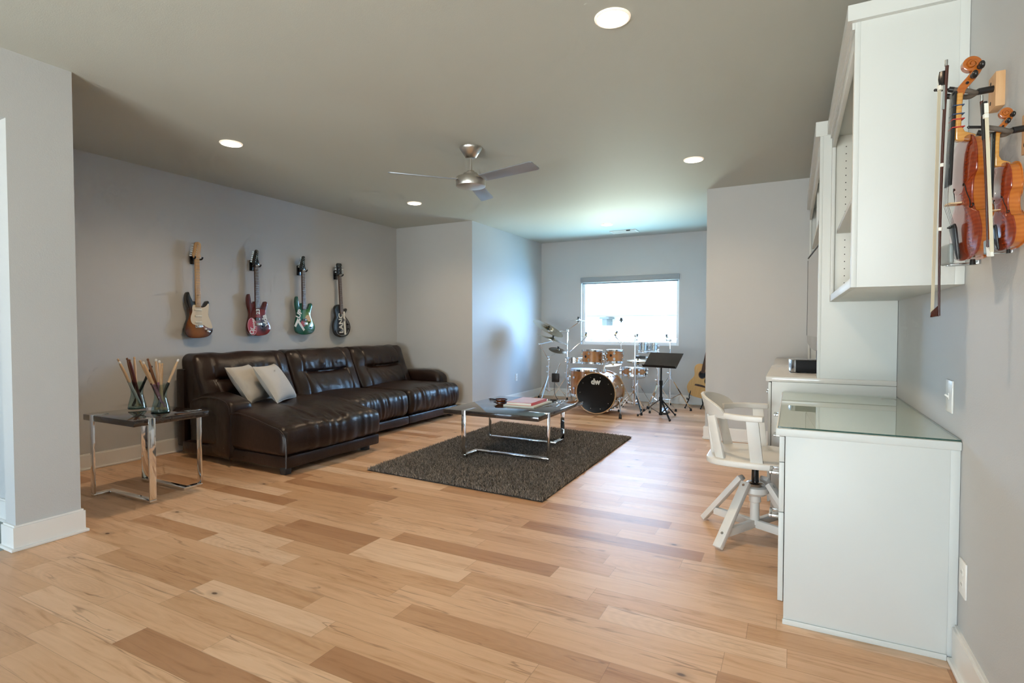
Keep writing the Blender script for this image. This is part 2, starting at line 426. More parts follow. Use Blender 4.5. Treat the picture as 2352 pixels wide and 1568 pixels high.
base('baseboard_alcove_end', [(XA, XRA, YA, YA, 0, -1)])
base('baseboard_alcove_right', [(XRA, XRA, YR+.002, YA, -1, 0)])
base('baseboard_return', [(XRA-.016, -.15, YR, YR, 0, -1)])
base('baseboard_right', [(XR, XR, YB, 2.42, -1, 0)])
struct('baseboard_stub', B().box(XS-.131, XS+.016, 1.304, 1.636, 0, .125).box(XS-.124, XS+.009, 1.311, 1.629, .1251, .135).box(XS-.145, XS+.030, 1.29, 1.65, 0, .016, .004), M['trim'])
base('baseboard_hall', [(-7.4, XS-.115, 1.50, 1.50, 0, -1)])

# window in the alcove
t = B()
for f in ((wx0, wx0+.05, wz0, wz1), (wx1-.05, wx1, wz0, wz1), (wx0+.05, wx1-.05, wz0, wz0+.05), (wx0+.05, wx1-.05, wz1-.05, wz1)):
    t.box(f[0], f[1], YA+.07, YA+.125, f[2], f[3], .004)
win = t.build('window_1', M['white']); win['kind'] = 'structure'
bx('pane', M['pane'], win, wx0+.05, wx1-.05, YA+.10, YA+.106, wz0+.05, wz1-.05, 0)
M['blind'] = P('grey_blind', (.30, .33, .35), .6)
bl = thing('roller_blind', 'grey roller blind cassette across the top of the alcove window', 'blind', ((wx0+wx1)/2, YA, wz1-.05))
bx('cassette', M['blind'], bl, wx0-.005, wx1+.005, YA-.035, YA+.05, wz1-.085, wz1+.005, .006)
B().cyl((wx0+.02, YA+.03, wz1-.095), (wx1-.02, YA+.03, wz1-.095), .014).build('hem_bar', M['blind'], bl)

# patio glazing behind the camera
def glazing(name, x0, x1, y, z0, z1, n):
    t = B()
    for k in range(n+1):
        x = x0+(x1-x0)*k/n; t.box(x-.03, x+.03, y-.05, y, z0, z1)
    t.box(x0, x1, y-.05, y, z1-.05, z1); t.box(x0, x1, y-.05, y, z0, z0+.05)
    o = t.build(name, M['white']); o['kind'] = 'structure'
    bx('pane', M['pane'], o, x0, x1, y-.03, y-.024, z0, z1, 0)
glazing('window_2', -2.75, .05, YB-.03, 0, 2.15, 3)
glazing('window_3', -6.6, -4.2, YB-.03, 0, 2.15, 3)

# ceiling lights
M['lens'] = P('lamp_lens', (1, 1, 1), .5, emit=(1, .80, .58), es=26)
M['ring'] = P('lamp_ring_glow', (.85, .82, .76), .4, emit=(1, .8, .6), es=.5)  # trim ring emits faintly, imitating glow spilled from the lens
LI = [(-.775, 2.52, 'round recessed ceiling light nearest the white bookcase top'), (-3.985, 2.82, 'round recessed ceiling light above the brown couch chaise end, by the wall stub'),
      (-.787, 4.95, 'round recessed ceiling light between the fan and the wall of the built-in desk'), (-3.98, 5.16, 'round recessed ceiling light left of the fan, near the couch corner'),
      (-2.37, 7.49, 'round recessed ceiling light in the alcove above the drums')]
l0 = None
for i, (x, y, lab) in enumerate(LI):
    if l0 is None:
        l0 = thing('recessed_light', lab, 'ceiling light', (x, y, H), group='recessed ceiling lights')
        B().lathe([(.074, -.002), (.074, -.008), (.080, -.008), (.084, -.004), (.085, 0)], 40, Matrix.Translation((x, y, H)), caps=False).build('trim_ring', M['ring'], l0)
        B().lathe([(0, -.006), (.076, -.006), (.076, -.001)], 40, Matrix.Translation((x, y, H))).build('lens', M['lens'], l0)
    else: copy_tree(l0, loc=(x, y, H), label=lab)
    ld = bpy.data.lights.new('downlight', 'SPOT'); ld.energy = 52; ld.color = (1, .74, .48); ld.spot_size = radians(150); ld.spot_blend = .9; ld.shadow_soft_size = .07
    lo = bpy.data.objects.new('downlight', ld); COL.objects.link(lo); lo.location = (x, y, H-.03)

# ceiling air register
vt = thing('ceiling_vent', 'small white air vent in the alcove ceiling behind the light', 'vent', (-2.3, 8.15, H))
t = B().box(-2.5, -2.1, 8.03, 8.05, H-.012, H).box(-2.5, -2.1, 8.24, 8.26, H-.012, H).box(-2.5, -2.48, 8.05, 8.24, H-.012, H).box(-2.12, -2.1, 8.05, 8.24, H-.012, H)
t.build('frame', M['white'], vt)
t = B()
for k in range(9): t.box(-2.48, -2.12, 8.055+k*.0205, 8.063+k*.0205, H-.010, H-.003)
t.build('louvre', M['white'], vt)
bx('lever', M['black_plastic'], vt, -2.24, -2.18, 8.02, 8.03, H-.02, H-.006, .001)

# ceiling fan
fc = Vector((-2.35, 3.79, 0))
fan = thing('ceiling_fan', 'three-blade brushed nickel ceiling fan in the middle of the ceiling', 'fan', (fc.x, fc.y, H))
TF = Matrix.Translation((fc.x, fc.y, 0))
B().lathe([(.03, H-.085), (.045, H-.08), (.085, H-.02), (.092, H-.004), (.092, H)], 36, TF).build('canopy', M['nickel'], fan)
B().cyl((fc.x, fc.y, H-.09), (fc.x, fc.y, 2.43), .0125).build('downrod', M['nickel'], fan)
B().lathe([(.02, 2.475), (.03, 2.47), (.032, 2.452), (.06, 2.45), (.062, 2.425), (.066, 2.42), (.117, 2.418), (.122, 2.41), (.122, 2.355), (.118, 2.345), (.06, 2.333), (0, 2.331)], 40, TF).build('motor_housing', M['nickel'], fan)
M['blade'] = P('fan_blade_silver', (.34, .37, .42), .38, .55)
for a in (108, 228, 348):
    R = TF @ Matrix.Rotation(radians(a), 4, 'Z') @ Matrix.Translation((0, 0, 2.395)) @ Matrix.Rotation(radians(-14), 4, 'X')
    o = [(.13, -.05), (.64, -.062), (.66, -.05), (.66, .05), (.645, .062), (.13, .05)]
    bl = B().prism(o, -.004, .004, R, .002).build('blade', M['blade'], fan)
    B().box(.09, .17, -.03, .03, .003, .010, .002, 2, R).build('blade_bracket', M['nickel'], bl)
# ------------------------------------------------------------------ sectional sofa
def sm(a, b, x):
    u = max(0., min(1., (x-a)/(b-a))); return u*u*(3-2*u)
def nz(x, y, z): return noise.noise(Vector((x, y, z)))
sofa = thing('sectional_sofa', 'long dark brown leather sectional couch with chaise under the wall guitars', 'couch', (-4.5, 4.6, 0))
LE = M['leather']
def crinkle(p, n, amp, f=14):
    return n*amp*(abs(nz(p.x*f, p.y*f*.5, p.z*f))*-1.6+.4*nz(p.x*f*2.3, p.y*f*2.3, p.z*f*2.3))
# backrests
def backrest(y0, y1, k):
    yc = (y0+y1)/2
    def fn(p, n):
        v = max(0, min(1.05, (p.z-.40)/.54)); e = min(p.y-y0, y1-p.y); q = p.copy()
        ff = max(0, min(1, (p.x+5.13)/.41)); fx = sm(.35, .9, ff)
        bulge = .030*sin(pi*min(1, max(0, (v-.02)/.54)))*sm(0, .2, e)+.034*sin(pi*min(1, max(0, (v-.57)/.43)))*sm(0, .2, e)
        gl = .565-.035*cos((p.y-yc)*4)
        groove = -.038*math.exp(-((v-gl)/.028)**2)*sm(.15, .22, e)
        seam = -.013*math.exp(-((e-.16)/.010)**2)
        w1 = abs(nz(p.y*13+k*9, v*2.2+p.y*2, k))*2-.35; w2 = abs(nz(p.y*9+k*5+v*3, v*2.5, k+4))*2-.35
        wr = sm(.14, .24, e)*(.016*math.exp(-((v-.68)/.10)**2)*w1+.014*math.exp(-((v-.30)/.2)**2)*w2)
        q.x += fx*(bulge+groove+seam+wr)-ff*.235*v-(1-ff)*.03*v
        q.z += .016*nz(p.y*5+k*3, p.x*3, 1)*sm(.6, 1, v)
        q.y += .012*nz(p.z*6, p.x*5, k)*sm(.1, 0, e)
        return q
    B().puff(-5.13, -4.72, y0, y1, .40, .945, .07, (14, 60, 50), fn).build('backrest', LE, sofa)
backrest(3.09, 4.125, 0); backrest(4.13, 5.105, 1); backrest(5.11, 6.10, 2)
# rear frame slab
B().puff(-5.19, -5.06, 3.06, 6.12, .07, .81, .03, (4, 30, 10)).build('rear_frame', LE, sofa)
# chaise pad
def ztop(x): return .475-.105*sm(-4.25, -3.56, x)**1.25
def fch(p, n):
    q = p.copy(); b0 = .14
    e = min(p.y-2.99, 4.15-p.y)
    v = (p.z-b0)/(.475-b0)
    q.z = b0+(p.z-b0)*(ztop(p.x)-b0)/(.475-b0)
    top = sm(.4, 1, v)
    q.z += top*(.018*sin(pi*max(0, min(1, e*1.75/1.0)))*1.0)
    q.z -= top*.010*math.exp(-((p.y-3.42)/.010)**2)*sm(-4.5, -4.1, p.x)+top*.010*math.exp(-((p.y-4.02)/.012)**2)*sm(-4.5, -4.1, p.x)
    fr = sm(-3.95, -3.62, p.x)
    w = (abs(nz(p.y*13+p.x*4, p.x*4, 2.))*2-.4)*math.exp(-((p.x+3.73)/.12)**2)*sm(.10, .2, e)
    q += n*(.017*w)
    q.x += .02*sin(pi*max(0, min(1, v)))*sm(-3.75, -3.6, p.x)
    q.x += .05*sm(0, 1, 1-abs(p.y-3.55)/.6)*sm(-3.8, -3.6, p.x)*.6
    return q
B().puff(-4.80, -3.63, 2.99, 4.15, .14, .475, .06, (56, 70, 16), fch).build('chaise_pad', LE, sofa)
# piping along the chaise edge
pts = [(-4.28, 2.985, ztop(-4.28)-.02)]+[(x, 2.983, ztop(x)-.012) for x in np.linspace(-4.2, -3.68, 14)]+[(-3.615, 2.987, .32), (-3.598, 2.99, .25), (-3.60, 2.99, .06)]
B().tube(catmull(pts, 3, False), .008, 6).build('piping', LE, sofa)
def fbase(p, n):
    q = p.copy(); q += n*.006*nz(p.y*5, p.x*5, p.z*6); return q
def base_panel(x0, x1, y0, y1): B().puff(x0, x1, y0, y1, .045, .150, .02, (24, 24, 5), fbase).build('base', LE, sofa)
base_panel(-5.0, -3.615, 3.0, 4.11); base_panel(-5.0, -4.02, 4.125, 5.10); base_panel(-5.0, -4.03, 5.11, 6.17)
# seats
def seat(y0, y1, k):
    def fn(p, n):
        q = p.copy(); e = min(p.y-y0, y1-p.y); v = (p.z-.14)/.305
        q.z += sm(.4, 1, v)*.03*sin(pi*max(0, min(1, (p.y-y0)/(y1-y0))))*sm(-3.95, -4.3, p.x)
        w = (abs(nz(p.y*15+k*7, p.z*3+p.y*2, k))*2-.4)*sm(.03, .10, e)
        fx = sm(-4.22, -4.07, p.x)
        q += n*.013*w*fx
        q.x += .03*sin(pi*max(0, min(1, v)))*fx
        return q
    B().puff(-4.85, -4.03, y0, y1, .14, .445, .075, (34, 64, 18), fn).build('seat', LE, sofa)
seat(4.155, 5.10, 1); seat(5.11, 6.19, 2)
# arms
def farm_l(p, n):
    q = p.copy(); u = (p.x+5.0)/.72
    q.y += .10*(1-sm(0, 1, u))*(1 if p.y < 3.2 else .3)
    v = (p.z-.05)/.53
    q.z += sm(.5, 1, v)*(.035*sin(pi*max(0, min(1, .15+.75*u)))-.055*sm(.35, 0, u)-.02*sm(.75, 1, u))
    q += n*.006*nz(p.x*7, p.y*7, p.z*7)
    return q
B().puff(-5.02, -4.26, 2.97, 3.21, .05, .56, .055, (26, 12, 24), farm_l).build('arm', LE, sofa)
B().tube(catmull([(-4.93, 3.07, .52), (-4.8, 3.035, .555), (-4.6, 3.0, .578), (-4.40, 2.975, .568), (-4.29, 2.962, .535), (-4.262, 2.96, .45), (-4.262, 2.96, .06)], 4, False), .007, 6).build('piping', LE, sofa)
def farm_r(p, n):
    q = p.copy(); u = (p.x+5.0)/.74; v = (p.z-.05)/.50
    q.z += sm(.5, 1, v)*(.05*sin(pi*max(0, min(1, .2+.6*u)))-.05*sm(.7, 1, u))
    q += n*.006*nz(p.x*7, p.y*7, p.z*7)
    return q
B().puff(-5.02, -4.29, 6.105, 6.335, .05, .555, .07, (26, 12, 24), farm_r).build('arm', LE, sofa)
for x, y in ((-3.66, 3.035), (-3.70, 4.0), (-4.12, 6.1), (-4.95, 3.2), (-4.95, 6.1)):
    bx('foot', M['black_plastic'], sofa, x-.032, x+.032, y-.032, y+.032, 0, .06, .006)

# ------------------------------------------------------------------ pillows
def pillow(lab, c, sx, lean):
    wa = Vector((-.42, .906, 0)); hh = Vector((-wa.y, wa.x, 0)); ha = (Vector((0, 0, 1))*cos(lean)+hh*sin(lean)).normalized()
    na = wa.cross(ha)
    R = Matrix((wa, ha, na)).transposed()
    o = thing('throw_pillow', lab, 'pillow', c, R, 'linen throw pillows')
    t = bmesh.new(); N = 28; g = {}
    for s in (1, -1):
        for i in range(N+1):
            for j in range(N+1):
                if s == -1 and (i in (0, N) or j in (0, N)): g[s, i, j] = g[1, i, j]; continue
                u, v = 2*i/N-1, 2*j/N-1
                k = 1-.075*(1-v*v)*abs(u)**2; l = 1-.075*(1-u*u)*abs(v)**2
                d = max(0, (1-u*u)*(1-v*v))**.40*.078*(1+.12*nz(u*2, v*2, s))
                g[s, i, j] = t.verts.new((u*k*sx, v*l*sx, s*d))
        for i in range(N):
            for j in range(N):
                f = [g[s, i, j], g[s, i+1, j], g[s, i+1, j+1], g[s, i, j+1]]
                t.faces.new(f if s == 1 else f[::-1])
    b = B(); b._add(t); b.build('cover', M['pillow'], o, world=False)
    ring = [(-1, -1+2*i/14) for i in range(14)]+[(-1+2*i/14, 1) for i in range(14)]+[(1, 1-2*i/14) for i in range(14)]+[(1-2*i/14, -1) for i in range(14)]
    pts = []
    for u, v in ring:
        k = 1-.075*(1-v*v)*abs(u)**2; l = 1-.075*(1-u*u)*abs(v)**2; pts.append((u*k*sx, v*l*sx, 0))
    B().tube(pts, .004, 5, True).build('welt', M['pillow'], o, world=False)
pillow('pale linen throw pillow leaning on the couch arm, left one of the two pillows', (-4.640, 3.44, .655), .205, .62)
pillow('pale linen throw pillow lying over the other pillow, farther from the couch arm', (-4.475, 3.605, .655), .205, .60)

# ------------------------------------------------------------------ coffee table and side table
def table(name, label, cat, x0, x1, y0, y1, zt, th, zf, off, bw, strips):
    o = thing(name, label, cat, ((x0+x1)/2, (y0+y1)/2, zf))
    bx('table_top', M['dark_top'], o, x0, x1, y0, y1, zt-th, zt, .004)
    def frame(sgn):
        b = B(); w = bw
        fx = (lambda v: v) if sgn > 0 else (lambda v: x0+x1-v)
        fy = (lambda v: v) if sgn > 0 else (lambda v: y0+y1-v)
        h = .016 if name == 'coffee_table' else .02
        ax, ay, bxx, by = x0+off, y0-.003, x1+.003, y0+off
        def bb(xa, xb, ya, yb, za, zb):
            xa, xb = sorted((fx(xa), fx(xb))); ya, yb = sorted((fy(ya), fy(yb))); b.box(xa, xb, ya, yb, za, zb, .002)
        # leg A on the short side, leg B on the long side
        bb(ax-w/2, ax+w/2, ay, ay+.012, zf+h, zt+.002); bb(bxx-.012, bxx, by-w/2, by+w/2, zf+h, zt+.002)
        bb(ax-w/2, ax+w/2, ay, by-w/2, zf, zf+h); bb(ax-w/2, bxx, by-w/2, by+w/2, zf, zf+h)
        if strips:
            bb(ax-w/2, ax+w/2, ay+.012, ay+off*.9, zt, zt+.002); bb(bxx-off*.9, bxx-.012, by-w/2, by+w/2, zt, zt+.002)
        b.build('leg_frame', M['chrome'], o)
    frame(1); frame(-1)
    return o
table('coffee_table', 'low square dark wood coffee table with chrome legs on the shag rug', 'coffee table', -2.85, -1.885, 4.11, 5.19, .445, .042, .034, .22, .042, True)
table('side_table', 'small dark end table with chrome legs holding two vases of drumsticks', 'end table', -4.50, -3.86, 2.0, 2.52, .577, .042, .0, .115, .045, True)

# ------------------------------------------------------------------ shag rug
rug = thing('shag_rug', 'charcoal brown shag rug under the coffee table', 'rug', (-2.35, 4.6, 0))
rc = [Vector((-3.15, 3.425, 0)), Vector((-1.505, 3.345, 0)), Vector((-1.535, 5.75, 0)), Vector((-3.235, 5.92, 0))]
M['rug_back'] = P('rug_backing', (.055, .048, .042), .95)
def rugp(u, v): return (rc[0]*(1-u)+rc[1]*u)*(1-v)+(rc[3]*(1-u)+rc[2]*u)*v
t = bmesh.new(); N = 24; g = [[t.verts.new(rugp(i/N, j/N)+Vector((0, 0, .012+.003*nz(i*.7, j*.7, 0) if 0 < i < N and 0 < j < N else .002))) for j in range(N+1)] for i in range(N+1)]
for i in range(N):
    for j in range(N): t.faces.new((g[i][j], g[i+1][j], g[i+1][j+1], g[i][j+1]))
b = B(); b._add(t); b.build('backing', M['rug_back'], rug)
rng = np.random.default_rng(3); n = 120000
u = rng.random(n); v = rng.random(n)
C = np.array([list(c) for c in rc])
pos = ((C[0]*(1-u)[:, None]+C[1]*u[:, None])*(1-v)[:, None]+(C[3]*(1-u)[:, None]+C[2]*u[:, None])*v[:, None])
pos[:, 2] = .008
a = rng.random(n)*2*pi; L = .012+.013*rng.random(n); lean = rng.random(n)*.034
dirv = np.stack([np.cos(a)*lean, np.sin(a)*lean, L], 1)
bb_ = a+pi/2+rng.normal(0, .4, n); wd = .0024+.0016*rng.random(n)
side = np.stack([np.cos(bb_)*wd, np.sin(bb_)*wd, np.zeros(n)], 1)
vv = np.empty((n, 3, 3)); vv[:, 0] = pos-side; vv[:, 1] = pos+side; vv[:, 2] = pos+dirv
vv = vv.reshape(-1, 3)-np.array(rug.location)
me = bpy.data.meshes.new('pile'); me.vertices.add(3*n); me.vertices.foreach_set('co', vv.ravel())
me.loops.add(3*n); me.loops.foreach_set('vertex_index', np.arange(3*n, dtype=np.int32))
me.polygons.add(n); me.polygons.foreach_set('loop_start', np.arange(0, 3*n, 3, dtype=np.int32)); me.polygons.foreach_set('loop_total', np.full(n, 3, dtype=np.int32))
me.update(); me.validate()
ca = me.color_attributes.new('shade', 'FLOAT_COLOR', 'POINT'); s = np.repeat(.35+1.3*rng.random(n)**1.5, 3); ca.data.foreach_set('color', np.stack([s, s*.98, s*.95, np.ones(3*n)], 1).astype(np.float32).ravel())
m, tt, bs = nt('shag_pile'); at_ = tt.nodes.new('ShaderNodeVertexColor'); at_.layer_name = 'shade'
lk(tt, mixc(tt, 1., (.28, .245, .215), at_.outputs[0], 'MULTIPLY'), bs.inputs['Base Color']); bs.inputs['Roughness'].default_value = .8; bs.inputs['Specular IOR Level'].default_value = .25
me.materials.append(m)
o = bpy.data.objects.new('pile', me); COL.objects.link(o); o.parent = rug; o['kind'] = 'stuff'

# ------------------------------------------------------------------ things on the coffee table
ZT = .447
def book(lab, x0, x1, y0, y1, z0, th, cov, rot, cat='book', spine='x1'):
    c = Vector(((x0+x1)/2, (y0+y1)/2, z0)); o = thing('book', lab, cat, c, (0, 0, rot), 'books on the coffee table')
    w, d = (x1-x0)/2, (y1-y0)/2
    B().box(-w, w, -d, d, 0, .002, 0).box(-w, w, -d, d, th-.002, th, 0).box(w-.003, w, -d, d, 0, th, .0008).build('cover', cov, o, world=False)
    B().box(-w+.004, w-.003, -d+.004, d-.004, .002, th-.002).build('pages', M['paper'], o, world=False)
    return o
M['paper'] = P('paper', (.80, .78, .70), .8)
M['pink'] = P('red_cover', (.62, .09, .12), .35); M['cream'] = P('cream_cover', (.72, .76, .66), .4)
book('cream softcover book, bottom one under the red book on the coffee table', -2.44, -2.12, 4.50, 4.95, ZT, .014, M['cream'], .02)
b2 = book('red and pink hardback book lying on top of the cream book', -2.425, -2.165, 4.54, 4.93, ZT+.0145, .024, M['pink'], .03)
M['lilac'] = P('lilac_print', (.72, .52, .58), .35, var=.25, bscale=9)
B().box(-.124, .124, -.185, .185, .024, .0246).build('jacket_print', M['lilac'], b2, world=False)
M['amber'] = P('amber_glass', (.30, .07, .015), .08, coat=.5); M['navy'] = P('dark_rim', (.01, .012, .03), .25)
def dish(lab, z, r):
    o = thing('amber_dish', lab, 'dish', (-2.525, 4.62, z), None, 'amber dishes on the coffee table')
    TM = Matrix.Translation((-2.525, 4.62, z))
    B().lathe([(0, .002), (r*.55, 0), (r*.8, .006), (r, .019), (r*.93, .019), (r*.72, .008), (0, .006)], 28, TM).build('bowl', M['amber'], o)
    B().lathe([(r*.98, .016), (r*1.16, .018), (r*1.16, .025), (r*.94, .025), (r*.94, .018)], 28, TM, caps=False).build('rim', M['navy'], o)
dish('round amber dish with dark rim on the coffee table, bottom of two stacked', ZT, .062); dish('smaller amber dish stacked on top of the other amber dish', ZT+.026, .056)

# ------------------------------------------------------------------ vases and drumsticks
M['vase'] = thin_glass('vase_glass', (.80, .87, .86), 1.5)
M['vase_base'] = P('vase_foot_glass', (.02, .06, .05), .05, coat=.5)
SZ = .579
def vase(lab, x, y):
    o = thing('glass_vase', lab, 'vase', (x, y, SZ), None, 'glass vases on the end table'); TM = Matrix.Translation((x, y, SZ))
    pr = [(.061, .012), (.057, .035), (.045, .085), (.040, .115), (.044, .155), (.060, .205)]
    pr = catmull(pr, 4, False)
    B().lathe(pr+[(r-.003, z) for r, z in pr[::-1]], 32, TM, caps=False).build('bowl', M['vase'], o)
    B().lathe([(0, 0), (.058, 0), (.062, .006), (.060, .014), (0, .012)], 32, TM).build('foot', M['vase_base'], o)
VA = (-4.432, 2.325); VB = (-4.09, 2.305)
vase('clear flared glass vase of drumsticks, farther from the couch', *VA)
vase('clear flared glass vase of drumsticks, nearer to the couch', *VB)
SM = {'nat': wood('hickory_stick', (.62, .38, .19), (.74, .50, .28), .45, .2, 'Z', 6, 6), 'red': P('maroon_stick', (.10, .012, .01), .35), 'blk': P('black_stick', (.012, .014, .012), .35),
      'brn': P('brown_stick', (.22, .09, .04), .4), 'wht': P('white_wrap', (.62, .60, .55), .5), 'tip': P('nylon_tip', (.85, .83, .78), .4), 'blu': P('blue_wrap', (.02, .09, .14), .4), 'prt': P('printed_wrap', (.40, .16, .22), .4, var=.6, bscale=70)}
def stick(v, top, bot, col, tip='nat', wrap=None, lab=''):
    rr_ = lambda l, d: (.46*l+.89*d, .89*l-.46*d)
    a0, a1 = rr_(bot[0], bot[1]), rr_(top[0], top[1])
    p0 = Vector((v[0]+a0[0], v[1]+a0[1], SZ+.018)); p1 = Vector((v[0]+a1[0], v[1]+a1[1], SZ+top[2]))
    d = (p1-p0); L = d.length; d.normalize()
    q = Vector((0, 0, 1)).rotation_difference(d).to_matrix()
    o = thing('drumstick', lab, 'drumstick', p0, q, 'drumsticks in the glass vases')
    B().lathe([(0, 0), (.007, .001), (.009, .006), (.009, L*.86), (.0065, L-.012), (.005, L-.010)], 10).build('shaft', SM[col], o, world=False)
    B().lathe([(.004, L-.012), (.0075, L-.006), (.0082, L), (.006, L+.007), (0, L+.009)], 10).build('tip', SM[tip], o, world=False)
    if wrap: B().lathe([(.0092, .02), (.0096, .021), (.0096, L*.55), (.0092, L*.551)], 10, caps=False).build('grip_wrap', SM[wrap], o, world=False)
# stick offsets: along the table front, toward the viewer, height
stick(VA, (-.112, -.02, .375), (.022, -.005), 'nat', 'nat', 'blu', 'natural drumstick with blue grip, leaning left in the vase farther from the couch')
stick(VA, (-.102, .03, .355), (.026, .015), 'nat', 'tip', 'wht', 'natural drumstick with white grip, leaning left in the vase farther from the couch')
stick(VA, (-.056, .0, .38), (.018, -.015), 'brn', 'brn', 'red', 'brown drumstick with maroon handle in the middle of the farther vase')
stick(VA, (-.042, .02, .37), (.030, .012), 'red', 'brn', None, 'maroon drumstick beside the brown one in the farther vase')
stick(VA, (-.012, -.02, .385), (.004, .018), 'nat', 'nat', None, 'plain pale drumstick standing nearly upright in the farther vase')
stick(VA, (.095, .02, .315), (-.028, -.008), 'blk', 'blk', None, 'black drumstick leaning right in the farther vase')
stick(VB, (-.118, .0, .375), (.024, .0), 'nat', 'nat', 'red', 'natural drumstick with dark red handle, leaning left in the nearer vase')
stick(VB, (-.100, .025, .365), (.030, .016), 'nat', 'tip', 'prt', 'natural drumstick with printed handle, leaning left in the nearer vase')
stick(VB, (-.072, -.02, .385), (.018, -.018), 'brn', 'brn', None, 'brown drumstick behind the left-leaning pair in the nearer vase')
stick(VB, (-.024, -.02, .380), (.002, .0), 'nat', 'tip', 'prt', 'pale drumstick with printed grip standing upright in the nearer vase')
stick(VB, (-.004, .012, .370), (.012, .018), 'nat', 'tip', None, 'thick natural drumstick beside the upright one in the nearer vase')
stick(VB, (.012, .025, .350), (-.006, -.012), 'nat', 'nat', None, 'short natural drumstick right of the upright ones in the nearer vase')
stick(VB, (.112, .01, .375), (-.026, .005), 'nat', 'tip', 'blk', 'natural drumstick with white tip leaning right in the nearer vase')
# ------------------------------------------------------------------ electric guitars on the left wall
RG = Matrix(((0, 0, 1), (1, 0, 0), (0, 1, 0)))          # guitar axes: across -> +Y, up -> +Z, out of the wall -> +X
M['fret_rose'] = wood('rosewood', (.045, .022, .014), (.09, .045, .028), .45, 0, 'Y', 10, 6)
M['fret_maple'] = wood('maple_neck', (.55, .32, .14), (.66, .42, .20), .35, .3, 'Y', 8, 6)
M['gloss_black'] = P('gloss_black', (.008, .008, .009), .10, coat=.4)
M['cream_guard'] = P('cream_pickguard', (.72, .62, .46), .3)
M['cream_plastic'] = P('cream_plastic', (.80, .76, .64), .35)
M['ltr'] = P('white_print', (.74, .74, .68), .4)
M['redprint'] = P('red_print', (.45, .03, .04), .35); M['pinkprint'] = P('pink_print', (.62, .30, .33), .4)
def burst(name, stops, cx, cy, rx, ry):
    m, t, b = nt(name); tc = t.nodes.new('ShaderNodeTexCoord'); sp = t.nodes.new('ShaderNodeSeparateXYZ'); lk(t, tc.outputs['Object'], sp.inputs[0])
    a = mathn(t, 'DIVIDE', mathn(t, 'SUBTRACT', sp.outputs[0], cx), rx); c = mathn(t, 'DIVIDE', mathn(t, 'SUBTRACT', sp.outputs[1], cy), ry)
    d = mathn(t, 'SQRT', mathn(t, 'ADD', mathn(t, 'MULTIPLY', a, a), mathn(t, 'MULTIPLY', c, c)))
    n = node(t, 'ShaderNodeTexNoise'); n.inputs['Scale'].default_value = 14; lk(t, tc.outputs['Object'], n.inputs['Vector'])
    d = mathn(t, 'ADD', d, mathn(t, 'MULTIPLY', mathn(t, 'SUBTRACT', n.outputs[0], .5), .22))
    front = mathn(t, 'GREATER_THAN', sp.outputs[2], .073)
    col = ramp(t, d, stops)
    lk(t, mixc(t, front, stops[-1][1], col), b.inputs['Base Color'])
    b.inputs['Roughness'].default_value = .12; b.inputs['Coat Weight'].default_value = .5
    return m
M['sunburst'] = burst('sunburst_lacquer', [(.0, (.34, .14, .04)), (.45, (.26, .085, .022)), (.72, (.09, .025, .010)), (.92, (.010, .008, .008))], .0, .13, .165, .22)
M['redburst'] = burst('red_lacquer', [(.0, (.012, .010, .011)), (.35, (.05, .008, .010)), (.62, (.20, .012, .014)), (1., (.24, .016, .014)), (1.6, (.09, .008, .008))], .075, .12, .115, .17)
M['greenburst'] = burst('green_lacquer', [(.0, (.50, .42, .10)), (.32, (.24, .32, .055)), (.62, (.03, .17, .04)), (.95, (.006, .13, .075)), (1.5, (.004, .085, .05))], .10, .205, .15, .16)

OUT1 = [(320, 842), (300, 850), (282, 822), (262, 790), (246, 748), (234, 738), (215, 742), (197, 765), (190, 800), (195, 850), (213, 900), (230, 960), (230, 1010), (207, 1060), (182, 1110), (167, 1160), (172, 1200), (202, 1237), (262, 1257), (340, 1262), (420, 1258), (480, 1244), (520, 1212), (537, 1170), (530, 1120), (510, 1060), (490, 1000), (489, 950), (499, 890), (502, 850), (491, 834), (470, 836), (452, 858), (436, 885), (412, 900), (396, 888)]
OUT2 = [(996, 850), (985, 845), (968, 868), (946, 876), (930, 840), (920, 790), (908, 764), (892, 768), (878, 795), (873, 840), (884, 905), (905, 965), (903, 1010), (888, 1050), (870, 1110), (870, 1165), (892, 1203), (950, 1224), (1030, 1232), (1110, 1226), (1165, 1201), (1190, 1152), (1180, 1105), (1150, 1045), (1130, 1000), (1131, 955), (1148, 905), (1157, 862), (1142, 842), (1120, 846), (1103, 884), (1086, 908), (1062, 914), (1052, 890)]
OUT4 = [(1988, 885), (1965, 878), (1935, 886), (1912, 915), (1910, 955), (1922, 1005), (1905, 1040), (1884, 1080), (1876, 1130), (1890, 1190), (1930, 1231), (2000, 1250), (2070, 1236), (2105, 1190), (2116, 1130), (2096, 1068), (2064, 1020), (2056, 985), (2073, 960), (2083, 938), (2073, 924), (2052, 930), (2035, 948), (2024, 950)]
def conv(pts, a, yb, su, sv, side, n=4):
    xm = min(p[0] for p in pts); out = []
    for x, y in pts:
        k = (1-side/(a-xm)) if x < a else 1.
        out.append(((x-a)*su*k, (yb-y)*sv))
    return catmull(out, n)
